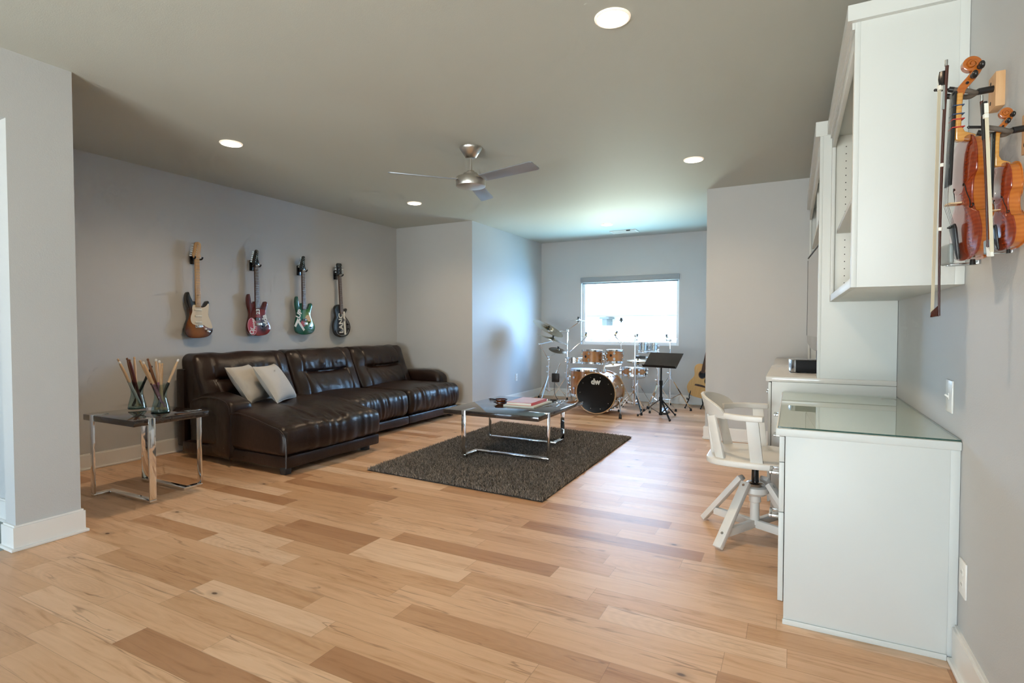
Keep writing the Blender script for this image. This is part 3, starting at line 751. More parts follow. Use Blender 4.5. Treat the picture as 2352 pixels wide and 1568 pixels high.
def guitar(label, y, z, roll, out, bodymat, neckmat, headmat, head, nv, topv, tuners, scale=1.):
    o = thing('electric_guitar', label, 'guitar', (XL, y, z), RG @ Matrix.Rotation(radians(roll), 3, 'Z'), 'electric guitars on the left wall')
    B().prism(out, .036, .075, None, .005, 3).build('body', bodymat, o, world=False)
    b = B().prism([(-.026, .30), (.026, .30), (.0215, nv), (-.0215, nv)], .066, .086, None, .003)
    for k in range(21):
        v = nv-(nv-.12)*(1-2**(-(k+1)/12.))
        if v > .305: b.box(-.0225, .0225, v-.0009, v+.0009, .0861, .0872, 0)
    nk = b.build('neck', neckmat, o, world=False); nk.data.materials.append(M['steel'])
    for p in nk.data.polygons:
        if all(nk.data.vertices[i].co.z > .08605 for i in p.vertices): p.material_index = 1
    B().box(-.022, .022, nv-.003, nv+.003, .084, .089, .0008).build('nut', M['cream_plastic'], o, world=False)
    B().prism(head, .064, .080, None, .002).build('headstock', headmat, o, world=False)
    b = B()
    for (u, v, s) in tuners:
        t = B(); t.cyl((u, v, .079), (u, v, .092), .0042, None, 10); t.cyl((u, v, .070), (u+s*.034, v, .070), .0022, None, 8); t.box(u+s*.030, u+s*.046, v-.006, v+.006, .066, .074, .002)
        t.build('tuner', M['chrome'], o, world=False)
    for k in range(6):
        u = (k-2.5)*.0085; b.tube([(u*1.15, .115, .0875), (u*.78, nv, .0895)], .0004, 4)
    b.build('strings', M['steel'], o, world=False)
    return o
def hanger(label, y, z, u_hook=.0, arm=.075):
    o = thing('guitar_hanger', label, 'hanger', (XL, y, z), RG, 'black guitar hangers')
    B().box(-.030, .030, -.058, .058, 0, .018, .004).build('wall_plate', M['gloss_black'], o, world=False)
    B().cyl((0, -.005, .015), (0, -.005, .058), .010, None, 12).tube([(0, -.005, .055), (.0, -.005, .060)], .014, 10).build('arm', M['black_plastic'], o, world=False)
    for s in (-1, 1):
        B().tube(catmull([(0, -.006, .057), (s*.022, -.010, .066), (s*.036, -.012, .080), (s*.036, -.004, .100), (s*.036, .010, .106)], 4, False), .0075, 10).build('prong', M['rubber'], o, world=False)
    return o
def headconv(pts, a, yb, su, sv): return [((x-a)*su, (yb-y)*sv) for x, y in pts]
s1 = .000865, .000855
hd1 = headconv([(-25+365, 355), (-46+365, 322), (-50+365, 300), (-36+365, 250), (-25+365, 200), (-14+365, 172), (20+365, 163), (45+365, 175), (52+365, 205), (47+365, 260), (40+365, 300), (46+365, 325), (25+365, 355)], 365, 1260, *s1)
tun6 = lambda v0, v1, u0, u1: [(u0+(u1-u0)*k/5, v0+(v1-v0)*k/5, -1) for k in range(6)]
g1 = guitar('sunburst electric guitar with cream pickguard and maple neck, on the left wall', 3.287, 1.092, .6, conv(OUT1, 365, 1260, *s1, 45), M['sunburst'], M['fret_maple'], M['fret_maple'], catmull(hd1, 3), .775, .936, tun6(.80, .90, -.020, .002))
pg = [(322, 880), (300, 905), (298, 960), (280, 1010), (278, 1060), (300, 1098), (345, 1112), (420, 1110), (452, 1135), (500, 1152), (528, 1150), (524, 1110), (505, 1058), (484, 1000), (484, 950), (494, 890), (488, 862), (462, 890), (440, 905), (400, 910)]
pgo = B().prism(conv(pg, 365, 1260, *s1, 0, 3), .075, .0775, None, .0006, 1).build('pickguard', M['cream_guard'], g1, world=False)
for v in (.275, .215, .155): B().box(-.035, .035, v-.009, v+.009, .077, .084, .004).build('pickup', M['cream_plastic'], pgo, world=False)
B().box(-.036, .040, .098, .128, .075, .086, .003).build('bridge', M['chrome'], g1, world=False)
for u, v in ((.068, .088), (.092, .066)): B().cyl((u, v, .076), (u, v, .090), .011, .009, 16).build('knob', M['white'], g1, world=False)
B().prism([(.085, .085), (.120, .062), (.112, .046), (.080, .066)], .075, .079, None, .001).build('jack_plate', M['chrome'], g1, world=False)

s2 = .00100, .000963
hd2 = headconv([(993, 440), (974, 405), (984, 360), (1000, 310), (1010, 275), (1025, 262), (1046, 267), (1050, 287), (1044, 335), (1050, 390), (1056, 412), (1041, 440)], 1020, 1232, *s2)
def superstrat(label, y, z, mat):
    g = guitar(label, y, z, .6, conv(OUT2, 1022, 1232, *s2, 38), mat, M['fret_rose'], M['gloss_black'], catmull(hd2, 3), .765, .93, tun6(.80, .905, -.018, .008))
    return g
g2 = superstrat('dark red electric guitar with soda logos, black headstock and rosewood neck', 3.945, 1.103, M['redburst'])
g3 = superstrat('green electric guitar with white soda lettering, black headstock', 4.578, 1.108, M['greenburst'])
def flat(g, name, mat, out, z0=.0752, z1=.0758): return B().prism(out, z0, z1).build(name, mat, g, world=False)
def ell(cx, cy, rx, ry, n=32, rot=0):
    c, s = cos(rot), sin(rot); return [(cx+rx*cos(a)*c-ry*sin(a)*s, cy+rx*cos(a)*s+ry*sin(a)*c) for a in [2*pi*k/n for k in range(n)]]
# front lettering is set sideways, reading upward
def TXT(u, v, rot=90, z=.0762): return Matrix.Translation((u, v, z)) @ Matrix.Rotation(radians(rot), 4, 'Z')
flat(g2, 'logo_ring', M['pinkprint'], ell(-.062, .102, .056, .094, rot=.14)); flat(g2, 'logo_field', M['redprint'], ell(-.062, .102, .050, .088, rot=.14), .0755, .0760)
b = B(); text_mesh(b, 'Dr', .068, TXT(-.070, .055, 98), .0004, .15, .0012); text_mesh(b, 'Pepper', .048, TXT(-.045, .118, 98), .0004, .15, .001); b.build('logo_lettering', M['ltr'], g2, world=False)
b = B(); text_mesh(b, '23', .062, TXT(.012, .262, 95), .0004, .1, .0012); b.build('number_print', M['ltr'], g2, world=False)
b = B(); text_mesh(b, 'vida', .080, TXT(.098, .165, 104), .0004, .1, .003); b.build('lettering', M['ltr'], g2, world=False)
B().box(-.030, .030, .165, .20, .075, .084, .003).build('pickup', M['gloss_black'], g2, world=False); B().box(-.018, .048, .112, .142, .075, .090, .003).build('bridge', M['chrome'], g2, world=False)
b = B(); text_mesh(b, '7', .215, TXT(-.045, .105, 62), .0004, .0, .004); b.build('numeral', M['ltr'], g3, world=False)
flat(g3, 'red_spot', M['redprint'], ell(-.01, .135, .036, .040), .0752, .0761)
b = B(); text_mesh(b, 'UP', .085, TXT(-.068, .245, 64), .0004, .0, .003); b.build('lettering', M['ltr'], g3, world=False)
flat(g3, 'white_dot', M['ltr'], ell(-.062, .180, .012, .015))
M['lemon'] = P('lemon_print', (.62, .38, .12), .35)
flat(g3, 'lemon_print', M['lemon'], catmull([(.02, .20), (.05, .235), (.085, .225), (.10, .19), (.09, .155), (.06, .165)], 5))
B().box(-.022, .036, .158, .192, .075, .084, .003).build('pickup', M['gloss_black'], g3, world=False); B().box(-.006, .046, .112, .148, .075, .090, .003).build('bridge', M['chrome'], g3, world=False)
for u, v in ((.075, .150), (.100, .085)): B().cyl((u, v, .075), (u, v, .088), .009, .008, 14).build('knob', M['gloss_black'], g3, world=False)
for u, v in ((.07, .10),): B().cyl((u, v, .075), (u, v, .088), .009, .008, 14).build('knob', M['gloss_black'], g2, world=False)

s4 = .00142, .00114
o4 = conv(OUT4, 2008, 1248, *s4, 34)
hd4 = [(-.022, .795), (-.040, .83), (-.036, .87), (-.043, .925), (-.030, .948), (-.012, .940), (0, .950), (.012, .940), (.030, .948), (.043, .925), (.036, .87), (.040, .83), (.022, .795)]
g4 = guitar('black single cutaway electric guitar with cream block lettering up its body', 5.195, 1.068, 3.0, o4, M['gloss_black'], M['fret_rose'], M['gloss_black'], catmull(hd4, 3), .800, .95, [(s*.022, .835+.036*k, s) for s in (-1, 1) for k in range(3)])
def inset(out, k, c): return [(c[0]+(x-c[0])*k, c[1]+(y-c[1])*k) for x, y in out]
M['silver_line'] = P('silver_line', (.42, .43, .43), .4)
b = B(); ln = [(x*.80, .16+(y-.16)*.86, .0754) for x, y in o4 if y < .30]; b.tube(ln, .0022, 4); b.build('inlay_line', M['silver_line'], g4, world=False)
b = B(); text_mesh(b, 'LANC', .098, TXT(-.012, .182, 90), .0004, 0, .0028); b.build('lettering', M['ltr'], g4, world=False)
flat(g4, 'cream_stripe', M['ltr'], [(.036, .03), (.068, .03), (.062, .33), (.030, .33)])
B().cyl((.022, .22, .075), (.022, .22, .083), .022, None, 20).build('pickup', M['gloss_black'], g4, world=False); B().cyl((-.004, .285, .075), (-.004, .285, .079), .013, None, 16).build('pickup', M['gloss_black'], g4, world=False)
for u, v in ((.105, .16), (.115, .10)): B().cyl((u, v, .075), (u, v, .088), .009, .008, 14).build('knob', M['gloss_black'], g4, world=False)
B().box(-.03, .03, .085, .095, .075, .084, .002).build('bridge', M['steel'], g4, world=False)
hanger('black wall hanger holding the sunburst guitar with the maple neck', 3.283, 1.873); hanger('black wall hanger holding the dark red soda guitar', 3.937, 1.868)
hanger('black wall hanger holding the green soda guitar', 4.568, 1.872); hanger('black wall hanger holding the black single cutaway guitar', 5.150, 1.868)

# ------------------------------------------------------------------ drum kit
def YM(c, d=(0, -1, 0)):
    return Matrix.Translation(c) @ Vector((0, 0, 1)).rotation_difference(Vector(d).normalized()).to_matrix().to_4x4()
CH = M['chrome']
bd = thing('bass_drum', 'maple bass drum with black front head and white initials, in the alcove', 'drum', (-2.40, 7.33, 0))
BC = (-2.40, 7.10, .289); TMb = YM(BC)
B().lathe([(.272, -.03), (.272, -.43)], 64, TMb, caps=False).build('shell', M['maple'], bd)
for z0, z1 in ((0, -.038), (-.42, -.458)): B().lathe([(.274, z0-.002), (.286, z0), (.287, z1), (.274, z1)], 64, TMb, caps=False).build('hoop', M['hoopwood'], bd)
hd = B().lathe([(0, -.012), (.262, -.012), (.272, -.010), (.274, -.02)], 64, TMb, caps=False).build('front_head', M['drumhead_black'], bd)
B().lathe([(.274, -.45), (.262, -.448), (0, -.448)], 64, TMb, caps=False).build('rear_head', M['drumhead'], bd)
LT = Matrix(((1, 0, 0), (0, 0, -1), (0, 1, 0))).to_4x4()
b = B(); text_mesh(b, 'dw', .105, Matrix.Translation((BC[0]-.0, BC[1]+.0105, BC[2]+.155)) @ LT, .0005, 0, .006); b.build('logo_lettering', M['ltr'], hd)
for k in range(10):
    a = 2*pi*(k+.5)/10; u, v = cos(a), sin(a); P3 = lambda r, y: (BC[0]+r*u, y, BC[2]+r*v)
    B().cyl(P3(.283, 7.23), P3(.298, 7.23), .018, None, 14).cyl(P3(.283, 7.43), P3(.298, 7.43), .018, None, 14).cyl(P3(.294, 7.095), P3(.294, 7.25), .004, None, 6).cyl(P3(.294, 7.41), P3(.294, 7.565), .004, None, 6).box(*[w for p in zip(P3(.287, 7.115), P3(.287, 7.115)) for w in (p[0]-.012, p[1]+.012)]).build('lug', CH, bd)
for s in (-1, 1):
    sp = B().cyl((BC[0]+s*.262, 7.30, .20), (BC[0]+s*.29, 7.27, .205), .022, None, 14).tube([(BC[0]+s*.285, 7.27, .21), (BC[0]+s*.36, 7.07, .09), (BC[0]+s*.40, 6.93, .035)], .0085, 8).build('spur', CH, bd)
    B().cyl((BC[0]+s*.395, 6.945, .042), (BC[0]+s*.41, 6.895, .0), .017, .020, 12).build('rubber_foot', M['rubber'], sp)
b = B()
for k in range(10):
    a = 2*pi*k/10; b.ball((BC[0]+.225*cos(a), BC[1]+.008, BC[2]+.225*sin(a)), .006, 8)
b.build('head_rivet', CH, hd)

def drum(name, label, c, r, h, tilt, mat, nl=6, cat='drum', rz=0., tone=None, group=None):
    """c = centre of the lower rim"""
    R = Matrix.Rotation(radians(rz), 3, 'Z') @ Matrix.Rotation(radians(tilt), 3, 'X')
    o = thing(name, label, cat, c, R, group)
    B().lathe([(r*.97, .012), (r*.97, h-.012)], 44, caps=False).build('shell', mat, o, world=False)
    for z0 in (0, h-.03): B().lathe([(r*.985, z0), (r*1.03, z0+.002), (r*1.03, z0+.028), (r*.985, z0+.030)], 44, caps=False).build('hoop', CH, o, world=False)
    for z0 in (.006, h-.008): B().lathe([(0, z0-.0015), (r*.98, z0-.0015), (r*.98, z0+.0015), (0, z0+.0015)], 44).build('drumhead', M['drumhead'], o, world=False)
    for k in range(nl):
        a = 2*pi*(k+.5)/nl; u, v = cos(a), sin(a)
        b = B()
        for z in (h*.30, h*.70): b.cyl((r*.97*u, r*.97*v, z), ((r+.020)*u, (r+.020)*v, z), .019 if r > .1 else .009, .017 if r > .1 else .008, 14)
        b.cyl((1.055*r*u, 1.055*r*v, .005), (1.055*r*u, 1.055*r*v, h*.3), .0035, None, 6).cyl((1.055*r*u, 1.055*r*v, h*.7), (1.055*r*u, 1.055*r*v, h-.002), .0035, None, 6)
        b.build('lug', CH, o, world=False)
    return o
M['black_badge'] = P('badge', (.02, .02, .02), .3)
t1 = drum('rack_tom', 'left maple rack tom mounted above the bass drum', (-2.532, 7.35, .665), .148, .205, -6, M['maple'], 6, group='rack toms')
t2 = drum('rack_tom', 'right smaller maple rack tom mounted above the bass drum', (-2.205, 7.35, .69), .122, .19, -6, M['maple'], 6, group='rack toms', rz=14)
for tm, r in ((t1, .148), (t2, .122)): B().lathe([(0, 0), (.018, .0005), (.018, .002), (0, .003)], 16, Matrix.Translation((-r*.38, -r*.90, .105)) @ Matrix.Rotation(pi/2, 4, 'X') @ Matrix.Rotation(-.40, 4, 'Y')).build('badge', M['black_badge'], tm, world=False)
tm = thing('tom_mount', 'chrome double tom holder rising from the bass drum', 'drum hardware', (-2.38, 7.42, .575))
B().cyl((-2.38, 7.42, .565), (-2.38, 7.42, .60), .035, .03, 20).build('base_plate', CH, tm)
B().cyl((-2.38, 7.42, .59), (-2.38, 7.47, .80), .0125, None, 12).build('post', CH, tm)
for x, z in ((-2.525, .78), (-2.215, .79)): B().tube([(-2.38, 7.46, .77), ((x-2.38)/2, 7.51, z+.02), (x, 7.515, z)], .008, 8).box(x-.02, x+.02, 7.495, 7.53, z-.03, z+.03, .006).build('arm', CH, tm)
ft = drum('floor_tom', 'large maple floor tom behind the bass drum, at its left', (-2.80, 7.75, .17), .205, .40, 0, M['maple'], 8)
for k in range(3):
    a = radians(-75+120*k); x, y = -2.80+.232*cos(a), 7.75+.232*sin(a)
    lg = B().cyl((x, y, .02), (x, y, .44), .006, None, 8).box(x-.018, x+.018, y-.018, y+.018, .30, .36, .006).build('leg', CH, ft)
    B().cyl((x, y, 0), (x, y, .04), .014, .011, 10).build('rubber_foot', M['rubber'], lg)
sn = drum('snare_drum', 'shallow maple snare drum right of the bass drum, behind a chrome pole', (-2.07, 7.86, .475), .182, .135, -4, M['maple'], 10)
ss = thing('snare_stand', 'chrome snare stand under the shallow maple drum', 'drum stand', (-2.07, 7.86, 0))
B().cyl((-2.07, 7.86, .05), (-2.07, 7.86, .43), .012, None, 12).build('pole', CH, ss)
for k in range(3):
    a = radians(20+120*k); x, y = -2.07+.16*cos(a), 7.86+.16*sin(a)
    B().tube([(-2.07, 7.86, .42), (x, y, .455), (x+.02*cos(a), y+.02*sin(a), .49)], .006, 8).build('basket_arm', CH, ss)
    x, y = -2.07+.24*cos(a+.9), 7.86+.24*sin(a+.9)
    lg = B().bar((-2.07, 7.86, .26), (x, y, .015), .018, .006).bar((-2.07, 7.86, .07), ((x-2.07)/2, (y+7.86)/2, .13), .016, .004).build('leg', CH, ss)
    B().cyl((x, y, 0), (x, y, .028), .013, None, 10).build('rubber_foot', M['rubber'], lg)
drum('side_snare', 'shallow chrome side snare above the maple floor tom at the left of the kit', (-2.95, 7.75, .650), .125, .085, -3, CH, 8)
M['chromeshell'] = P('chrome_shell', (.62, .68, .70), .16, 1.)
drum('timbale', 'left small chrome drum of a pair standing before the window', (-1.965, 8.0, .815), .072, .15, -8, M['chromeshell'], 6, group='small chrome drums'); drum('timbale', 'right small chrome drum of a pair standing before the window', (-1.812, 8.0, .83), .060, .13, -8, M['chromeshell'], 6, group='small chrome drums')

def cymbal(label, c, r, tiltx, tilty, mat=None, group='cymbals'):
    R = Matrix.Rotation(radians(tilty), 3, 'Y') @ Matrix.Rotation(radians(tiltx), 3, 'X')
    o = thing('cymbal', label, 'cymbal', c, R, group); mt = mat or M['brass']
    pr = [(.006, .030), (.020, .029), (r*.16, .020), (r*.2, .012), (r*.6, .006), (r, -.002)]
    B().lathe(pr+[(a, z-.0022) for a, z in pr[::-1]], 48, caps=False).build('disc', mt, o, world=False)
    B().cyl((0, 0, .028), (0, 0, .046), .016, .011, 12).cyl((0, 0, .008), (0, 0, -.016), .014, None, 12).build('felt', M['rubber'], o, world=False)
    B().cyl((0, 0, .044), (0, 0, .060), .006, None, 8).box(-.018, .018, -.003, .003, .048, .060, .002).build('wing_nut', M['black_plastic'], o, world=False)
    return o
def stand(label, x, y, ztop, legr=.26, zc=.42, ang=0., tops=(), pole=.0125):
    o = thing('cymbal_stand', label, 'cymbal stand', (x, y, 0), None, 'chrome cymbal stands')
    zm = zc+(ztop-zc)*.5
    B().cyl((x, y, .10), (x, y, zc+.06), pole*1.15, None, 14).cyl((x, y, zc+.06), (x, y, zm), pole, None, 12).cyl((x, y, zm), (x, y, ztop), pole*.75, None, 12).build('pole', CH, o)
    for z in (zc+.06, zm): B().cyl((x, y, z-.022), (x, y, z+.018), pole*1.7, None, 14).box(x-.045, x-.01, y-.004, y+.004, z-.010, z+.010, .003).build('clamp', CH, o)
    for k in range(3):
        a = ang+2*pi*k/3; fx, fy = x+legr*cos(a), y+legr*sin(a)
        lg = B().bar((x+.014*cos(a), y+.014*sin(a), zc), (fx, fy, .02), .020, .006).bar((x+.014*cos(a), y+.014*sin(a), .14), (x+legr*.52*cos(a), y+legr*.52*sin(a), zc*.5), .016, .005).build('leg', CH, o)
        B().cyl((fx, fy, 0), (fx, fy, .035), .017, .014, 12).build('rubber_foot', M['rubber'], lg)
    B().cyl((x, y, zc-.03), (x, y, zc+.02), pole*2.0, None, 14).build('leg_collar', CH, o)
    for (p0, p1) in tops:
        b = B().tube([p0, p1], .0065, 8); b.ball(p0, .020, 10); p = Vector(p1); b.ball(p, .013, 10); b.build('boom_arm', CH, o)
    return o
cymbal('large tilted crash cymbal with dark underside, topmost at the far left of the kit', (-3.38, 7.72, 1.175), .262, -24, 21)
cymbal('large bright crash cymbal below the dark tilted one at the far left', (-3.335, 7.78, 1.01), .262, -6, 19, P('bright_bronze', (.80, .80, .76), .22, 1.))
cymbal('small dark splash cymbal lowest at the left of the kit', (-3.17, 7.60, .845), .135, 10, 17, P('dark_bronze', (.24, .19, .13), .3, 1.))
cymbal('flat cymbal on the boom beside the left edge of the window', (-2.99, 8.0, 1.298), .205, -2, 4, P('bright_bronze_2', (.74, .76, .76), .25, 1.))
cymbal('tiny splash cymbal in front of the window lower left corner', (-2.865, 8.02, 1.06), .09, 0, 0)
cymbal('wide thin ride cymbal seen edge on before the middle of the window', (-2.07, 8.05, 1.035), .262, 1, 1.5, P('pale_bronze', (.85, .84, .80), .3, 1.))
cymbal('thin cymbal edge on before the lower right of the window', (-1.66, 8.15, 1.03), .16, 1, 2, P('pale_bronze_2', (.85, .84, .80), .3, 1.))
cymbal('small tilted cymbal above the right rack tom before the window', (-2.42, 8.1, 1.08), .09, -10, 26)
cymbal('upper hi-hat cymbal right of the right rack tom', (-2.12, 8.30, .685), .17, 3, 0, None, 'hi-hat cymbals'); cymbal('lower hi-hat cymbal right of the right rack tom', (-2.12, 8.30, .655), .17, 183, 0, None, 'hi-hat cymbals')
cymbal('low splash cymbal under the right rack tom', (-2.37, 7.82, .635), .13, 6, -6)
stand('leftmost chrome cymbal stand, with zigzag boom, by the alcove side wall', -3.56, 8.17, .70, .30, .40, .5, [((-3.56, 8.15, .66), (-3.63, 7.95, .92)), ((-3.63, 7.95, .92), (-3.335, 7.78, .975)), ((-3.56, 8.15, .70), (-3.17, 7.62, .815))])
stand('tall chrome boom stand left of the floor tom', -3.14, 7.93, 1.17, .28, .42, 1.2, [((-3.14, 7.93, 1.15), (-2.99, 8.0, 1.265)), ((-3.14, 7.93, 1.13), (-3.38, 7.74, 1.14)), ((-3.14, 7.93, .78), (-2.87, 8.02, 1.03))])
stand('tall chrome stand just in front of the snare drum', -1.95, 7.47, 1.10, .22, .30, 1.2, [((-1.95, 7.47, 1.08), (-2.07, 8.03, 1.005))])
stand('chrome stand behind the music stand, holding a small chrome drum', -1.70, 7.78, .88, .25, .38, .3, [((-1.70, 7.78, .80), (-1.812, 7.92, .86)), ((-1.70, 7.78, .84), (-1.965, 7.92, .85))])
stand('rightmost chrome stand with splayed legs beside the acoustic guitar', -1.60, 8.12, 1.02, .34, .46, -.35, [((-1.60, 8.12, 1.0), (-1.66, 8.15, 1.0))])
stand('thin chrome stand with black topped rod behind the right rack tom', -2.34, 8.14, 1.27, .22, .36, .9, [((-2.34, 8.14, .96), (-2.42, 8.1, 1.05))], .008)
fi = thing('rod_topper', 'black cone shaped topper on the thin rod before the window', 'drum hardware', (-2.34, 8.14, 1.27)); B().lathe([(0, .0), (.010, .0), (.012, .02), (.036, .030), (.034, .036), (.02, .045), (.018, .068), (0, .075)], 16, Matrix.Translation((-2.34, 8.14, 1.27))).build('cone', M['black_plastic'], fi)
cw = thing('counterweight', 'black boom counterweight hanging left of the floor tom', 'drum hardware', (-3.16, 7.5, .437)); B().box(-3.215, -3.105, 7.47, 7.53, .37, .505, .012).build('weight', M['black_plastic'], cw)
B().tube([(-3.15, 7.5, .50), (-3.10, 7.53, .66)], .006, 8).cyl((-3.152, 7.5, .50), (-3.135, 7.51, .55), .014, None, 10).build('rod', CH, cw)
B().tube(catmull([(-3.17, 7.5, .37), (-3.19, 7.52, .25), (-3.17, 7.56, .13), (-3.10, 7.6, .05), (-2.98, 7.62, .01)], 6, False), .004, 6).build('cable', M['rubber'], cw)
cb_ = thing('cowbell', 'black cowbell clamped right of the snare drum before the window', 'drum hardware', (-1.98, 7.9, .756)); B().prism([(-2.05, -.03), (-1.91, -.02), (-1.91, .02), (-2.05, .03)], .735, .775, Matrix.Translation((0, 7.9, 0)), .004).build('bell', M['black_plastic'], cb_); B().cyl((-1.9, 7.9, .755), (-1.73, 7.80, .755), .006, None, 8).build('rod', CH, cb_)
# pedals
hp = thing('hi_hat_stand', 'chrome hi-hat stand with pedal behind the snare drum', 'drum hardware', (-2.12, 8.30, 0))
B().cyl((-2.12, 8.30, .03), (-2.12, 8.30, .63), .011, None, 12).cyl((-2.12, 8.30, .6), (-2.12, 8.30, .80), .004, None, 8).build('pole', CH, hp)
B().bar((-2.10, 8.10, .03), (-2.12, 8.28, .10), .08, .012).build('footboard', M['steel'], hp)
for k in range(2):
    a = radians(20+140*k); x, y = -2.12+.2*cos(a), 8.30+.2*sin(a)
    lg = B().bar((-2.12, 8.30, .34), (x, y, .015), .02, .006).build('leg', CH, hp); B().cyl((x, y, 0), (x, y, .03), .015, None, 10).build('rubber_foot', M['rubber'], lg)
dp = thing('drum_pedal', 'black and chrome drum pedal on the floor behind the music stand', 'drum hardware', (-1.57, 7.62, 0))
B().bar((-1.57, 7.50, .025), (-1.57, 7.70, .07), .085, .012).build('footboard', M['steel'], dp); B().box(-1.62, -1.52, 7.48, 7.74, .0, .012, .002).build('base_plate', M['black_plastic'], dp)
B().cyl((-1.615, 7.72, .01), (-1.615, 7.72, .18), .009, None, 10).cyl((-1.525, 7.72, .01), (-1.525, 7.72, .18), .009, None, 10).cyl((-1.63, 7.72, .175), (-1.51, 7.72, .175), .008, None, 10).build('frame_post', CH, dp)

# ------------------------------------------------------------------ music stand
msx, msy = -1.545, 7.26
ms = thing('music_stand', 'black music stand with solid tilted desk beside the drums', 'music stand', (msx, msy, 0))
BK = P('matt_black_metal', (.010, .010, .011), .62, spec=.25)
wa = Vector((.95, -.31, 0)).normalized(); ld = Vector((.31, .95, 0)).normalized(); ha = (Vector((0, 0, 1))*.69+ld*.72).normalized(); na = wa.cross(ha)
c = Vector((-1.53, 7.30, .757)); R = Matrix.Translation(c) @ Matrix((wa, ha, na)).transposed().to_4x4()
dk = B().box(-.245, .245, -.135, .135, -.002, .002, .001, 1, R).box(-.245, .245, -.137, -.133, 0, .045, .001, 1, R).build('desk', BK, ms)
B().box(-.03, .03, -.05, .06, -.03, -.003, .006, 2, R).build('tilt_bracket', BK, ms)
B().cyl((msx, msy, .03), (msx, msy, .46), .016, None, 14).cyl((msx, msy, .44), (msx, msy+.01, .72), .011, None, 12).build('pole', BK, ms)
B().cyl((msx, msy, .43), (msx, msy, .49), .022, None, 14).cyl((msx, msy, .22), (msx, msy, .27), .024, None, 14).cyl((msx, msy, .03), (msx, msy, .06), .022, None, 14).build('collar', BK, ms)
for fx, fy in ((-1.835, 7.20), (-1.375, 6.99), (-1.40, 7.47)):
    lg = B().bar((msx, msy, .245), (fx, fy, .012), .022, .007).bar((msx, msy, .045), ((msx+fx)/2, (msy+fy)/2, .13), .016, .005).build('leg', BK, ms)
    B().ball((fx, fy, .016), .016, 10).build('rubber_foot', M['rubber'], lg)

# ------------------------------------------------------------------ acoustic guitar on a stand
ax = Vector((.19, .10, 1)).normalized(); fr = Vector((-.30, -.95, 0)); fr = (fr-ax*fr.dot(ax)).normalized(); ri = ax.cross(fr)
Rg = Matrix((ri, ax, fr)).transposed()
ag = thing('acoustic_guitar', 'natural top acoustic guitar half hidden behind the wall corner', 'guitar', (-1.245, 8.36, .155), Rg)
half = [(0, 0), (.08, .004), (.15, .035), (.192, .10), (.195, .16), (.172, .22), (.134, .275), (.122, .32), (.138, .38), (.146, .42), (.132, .465), (.09, .495), (.04, .50), (0, .498)]
full = half+[(-x, y) for x, y in half[-2:0:-1]]
M['spruce'] = wood('spruce_top', (.56, .30, .10), (.66, .39, .15), .25, .3, 'Y', 6, 20); M['mahog'] = P('mahogany_sides', (.10, .035, .015), .25)
B().prism(catmull(full, 3), -.10, -.004, None, .003).build('body', M['mahog'], ag, world=False); B().prism(catmull(full, 3), -.004, 0, None, .0015, 1).build('soundboard', M['spruce'], ag, world=False)
B().lathe([(0, .0004), (.048, .0004), (.048, .0012), (0, .0012)], 28, Matrix.Translation((0, .345, 0))).build('sound_hole', M['drumhead_black'], ag, world=False)
B().lathe([(.048, .0008), (.062, .0008), (.062, .0014), (.048, .0014)], 28, Matrix.Translation((0, .345, 0)), caps=False).build('rosette', M['fret_rose'], ag, world=False)
B().prism(catmull([(.045, .36), (.075, .35), (.10, .30), (.095, .25), (.07, .225), (.05, .26), (.052, .30)], 4), .0005, .0016).build('pickguard', M['gloss_black'], ag, world=False)
B().prism([(-.085, .165), (.085, .165), (.075, .19), (.03, .195), (-.03, .195), (-.075, .19)], 0, .009, None, .002).build('bridge', M['fret_rose'], ag, world=False)
B().prism([(-.028, .37), (.028, .37), (.022, .86), (-.022, .86)], .0, .012, None, .002).build('neck', M['fret_rose'], ag, world=False)
B().prism([(-.022, .86), (-.034, .90), (-.034, 1.03), (.034, 1.03), (.034, .90), (.022, .86)], -.012, .002, None, .002).build('headstock', M['gloss_black'], ag, world=False)
for s in (-1, 1):
    for k in range(3): B().cyl((s*.03, .915+.04*k, -.005), (s*.055, .915+.04*k, -.005), .005, None, 8).build('tuner', CH, ag, world=False)
gs = thing('guitar_stand', 'black tubular floor stand under the acoustic guitar', 'guitar stand', (-1.24, 8.34, 0))
for s in (-1, 1):
    x = -1.25+s*.11
    lg = B().tube(catmull([(-1.235+s*.02, 8.46, .50), (x, 8.40, .20), (x, 8.36, .14), (x-.005, 8.30, .135), (x-.006, 8.20, .14), (x-.006, 8.19, .165)], 4, False), .008, 8).tube([(x, 8.38, .15), (x-.035, 8.22, .012)], .008, 8).build('leg', BK, gs)
    B().ball((x-.036, 8.215, .013), .013, 8).build('rubber_foot', M['rubber'], lg)
B().tube([(-1.235, 8.46, .50), (-1.20, 8.60, .012)], .008, 8).build('rear_leg', BK, gs)
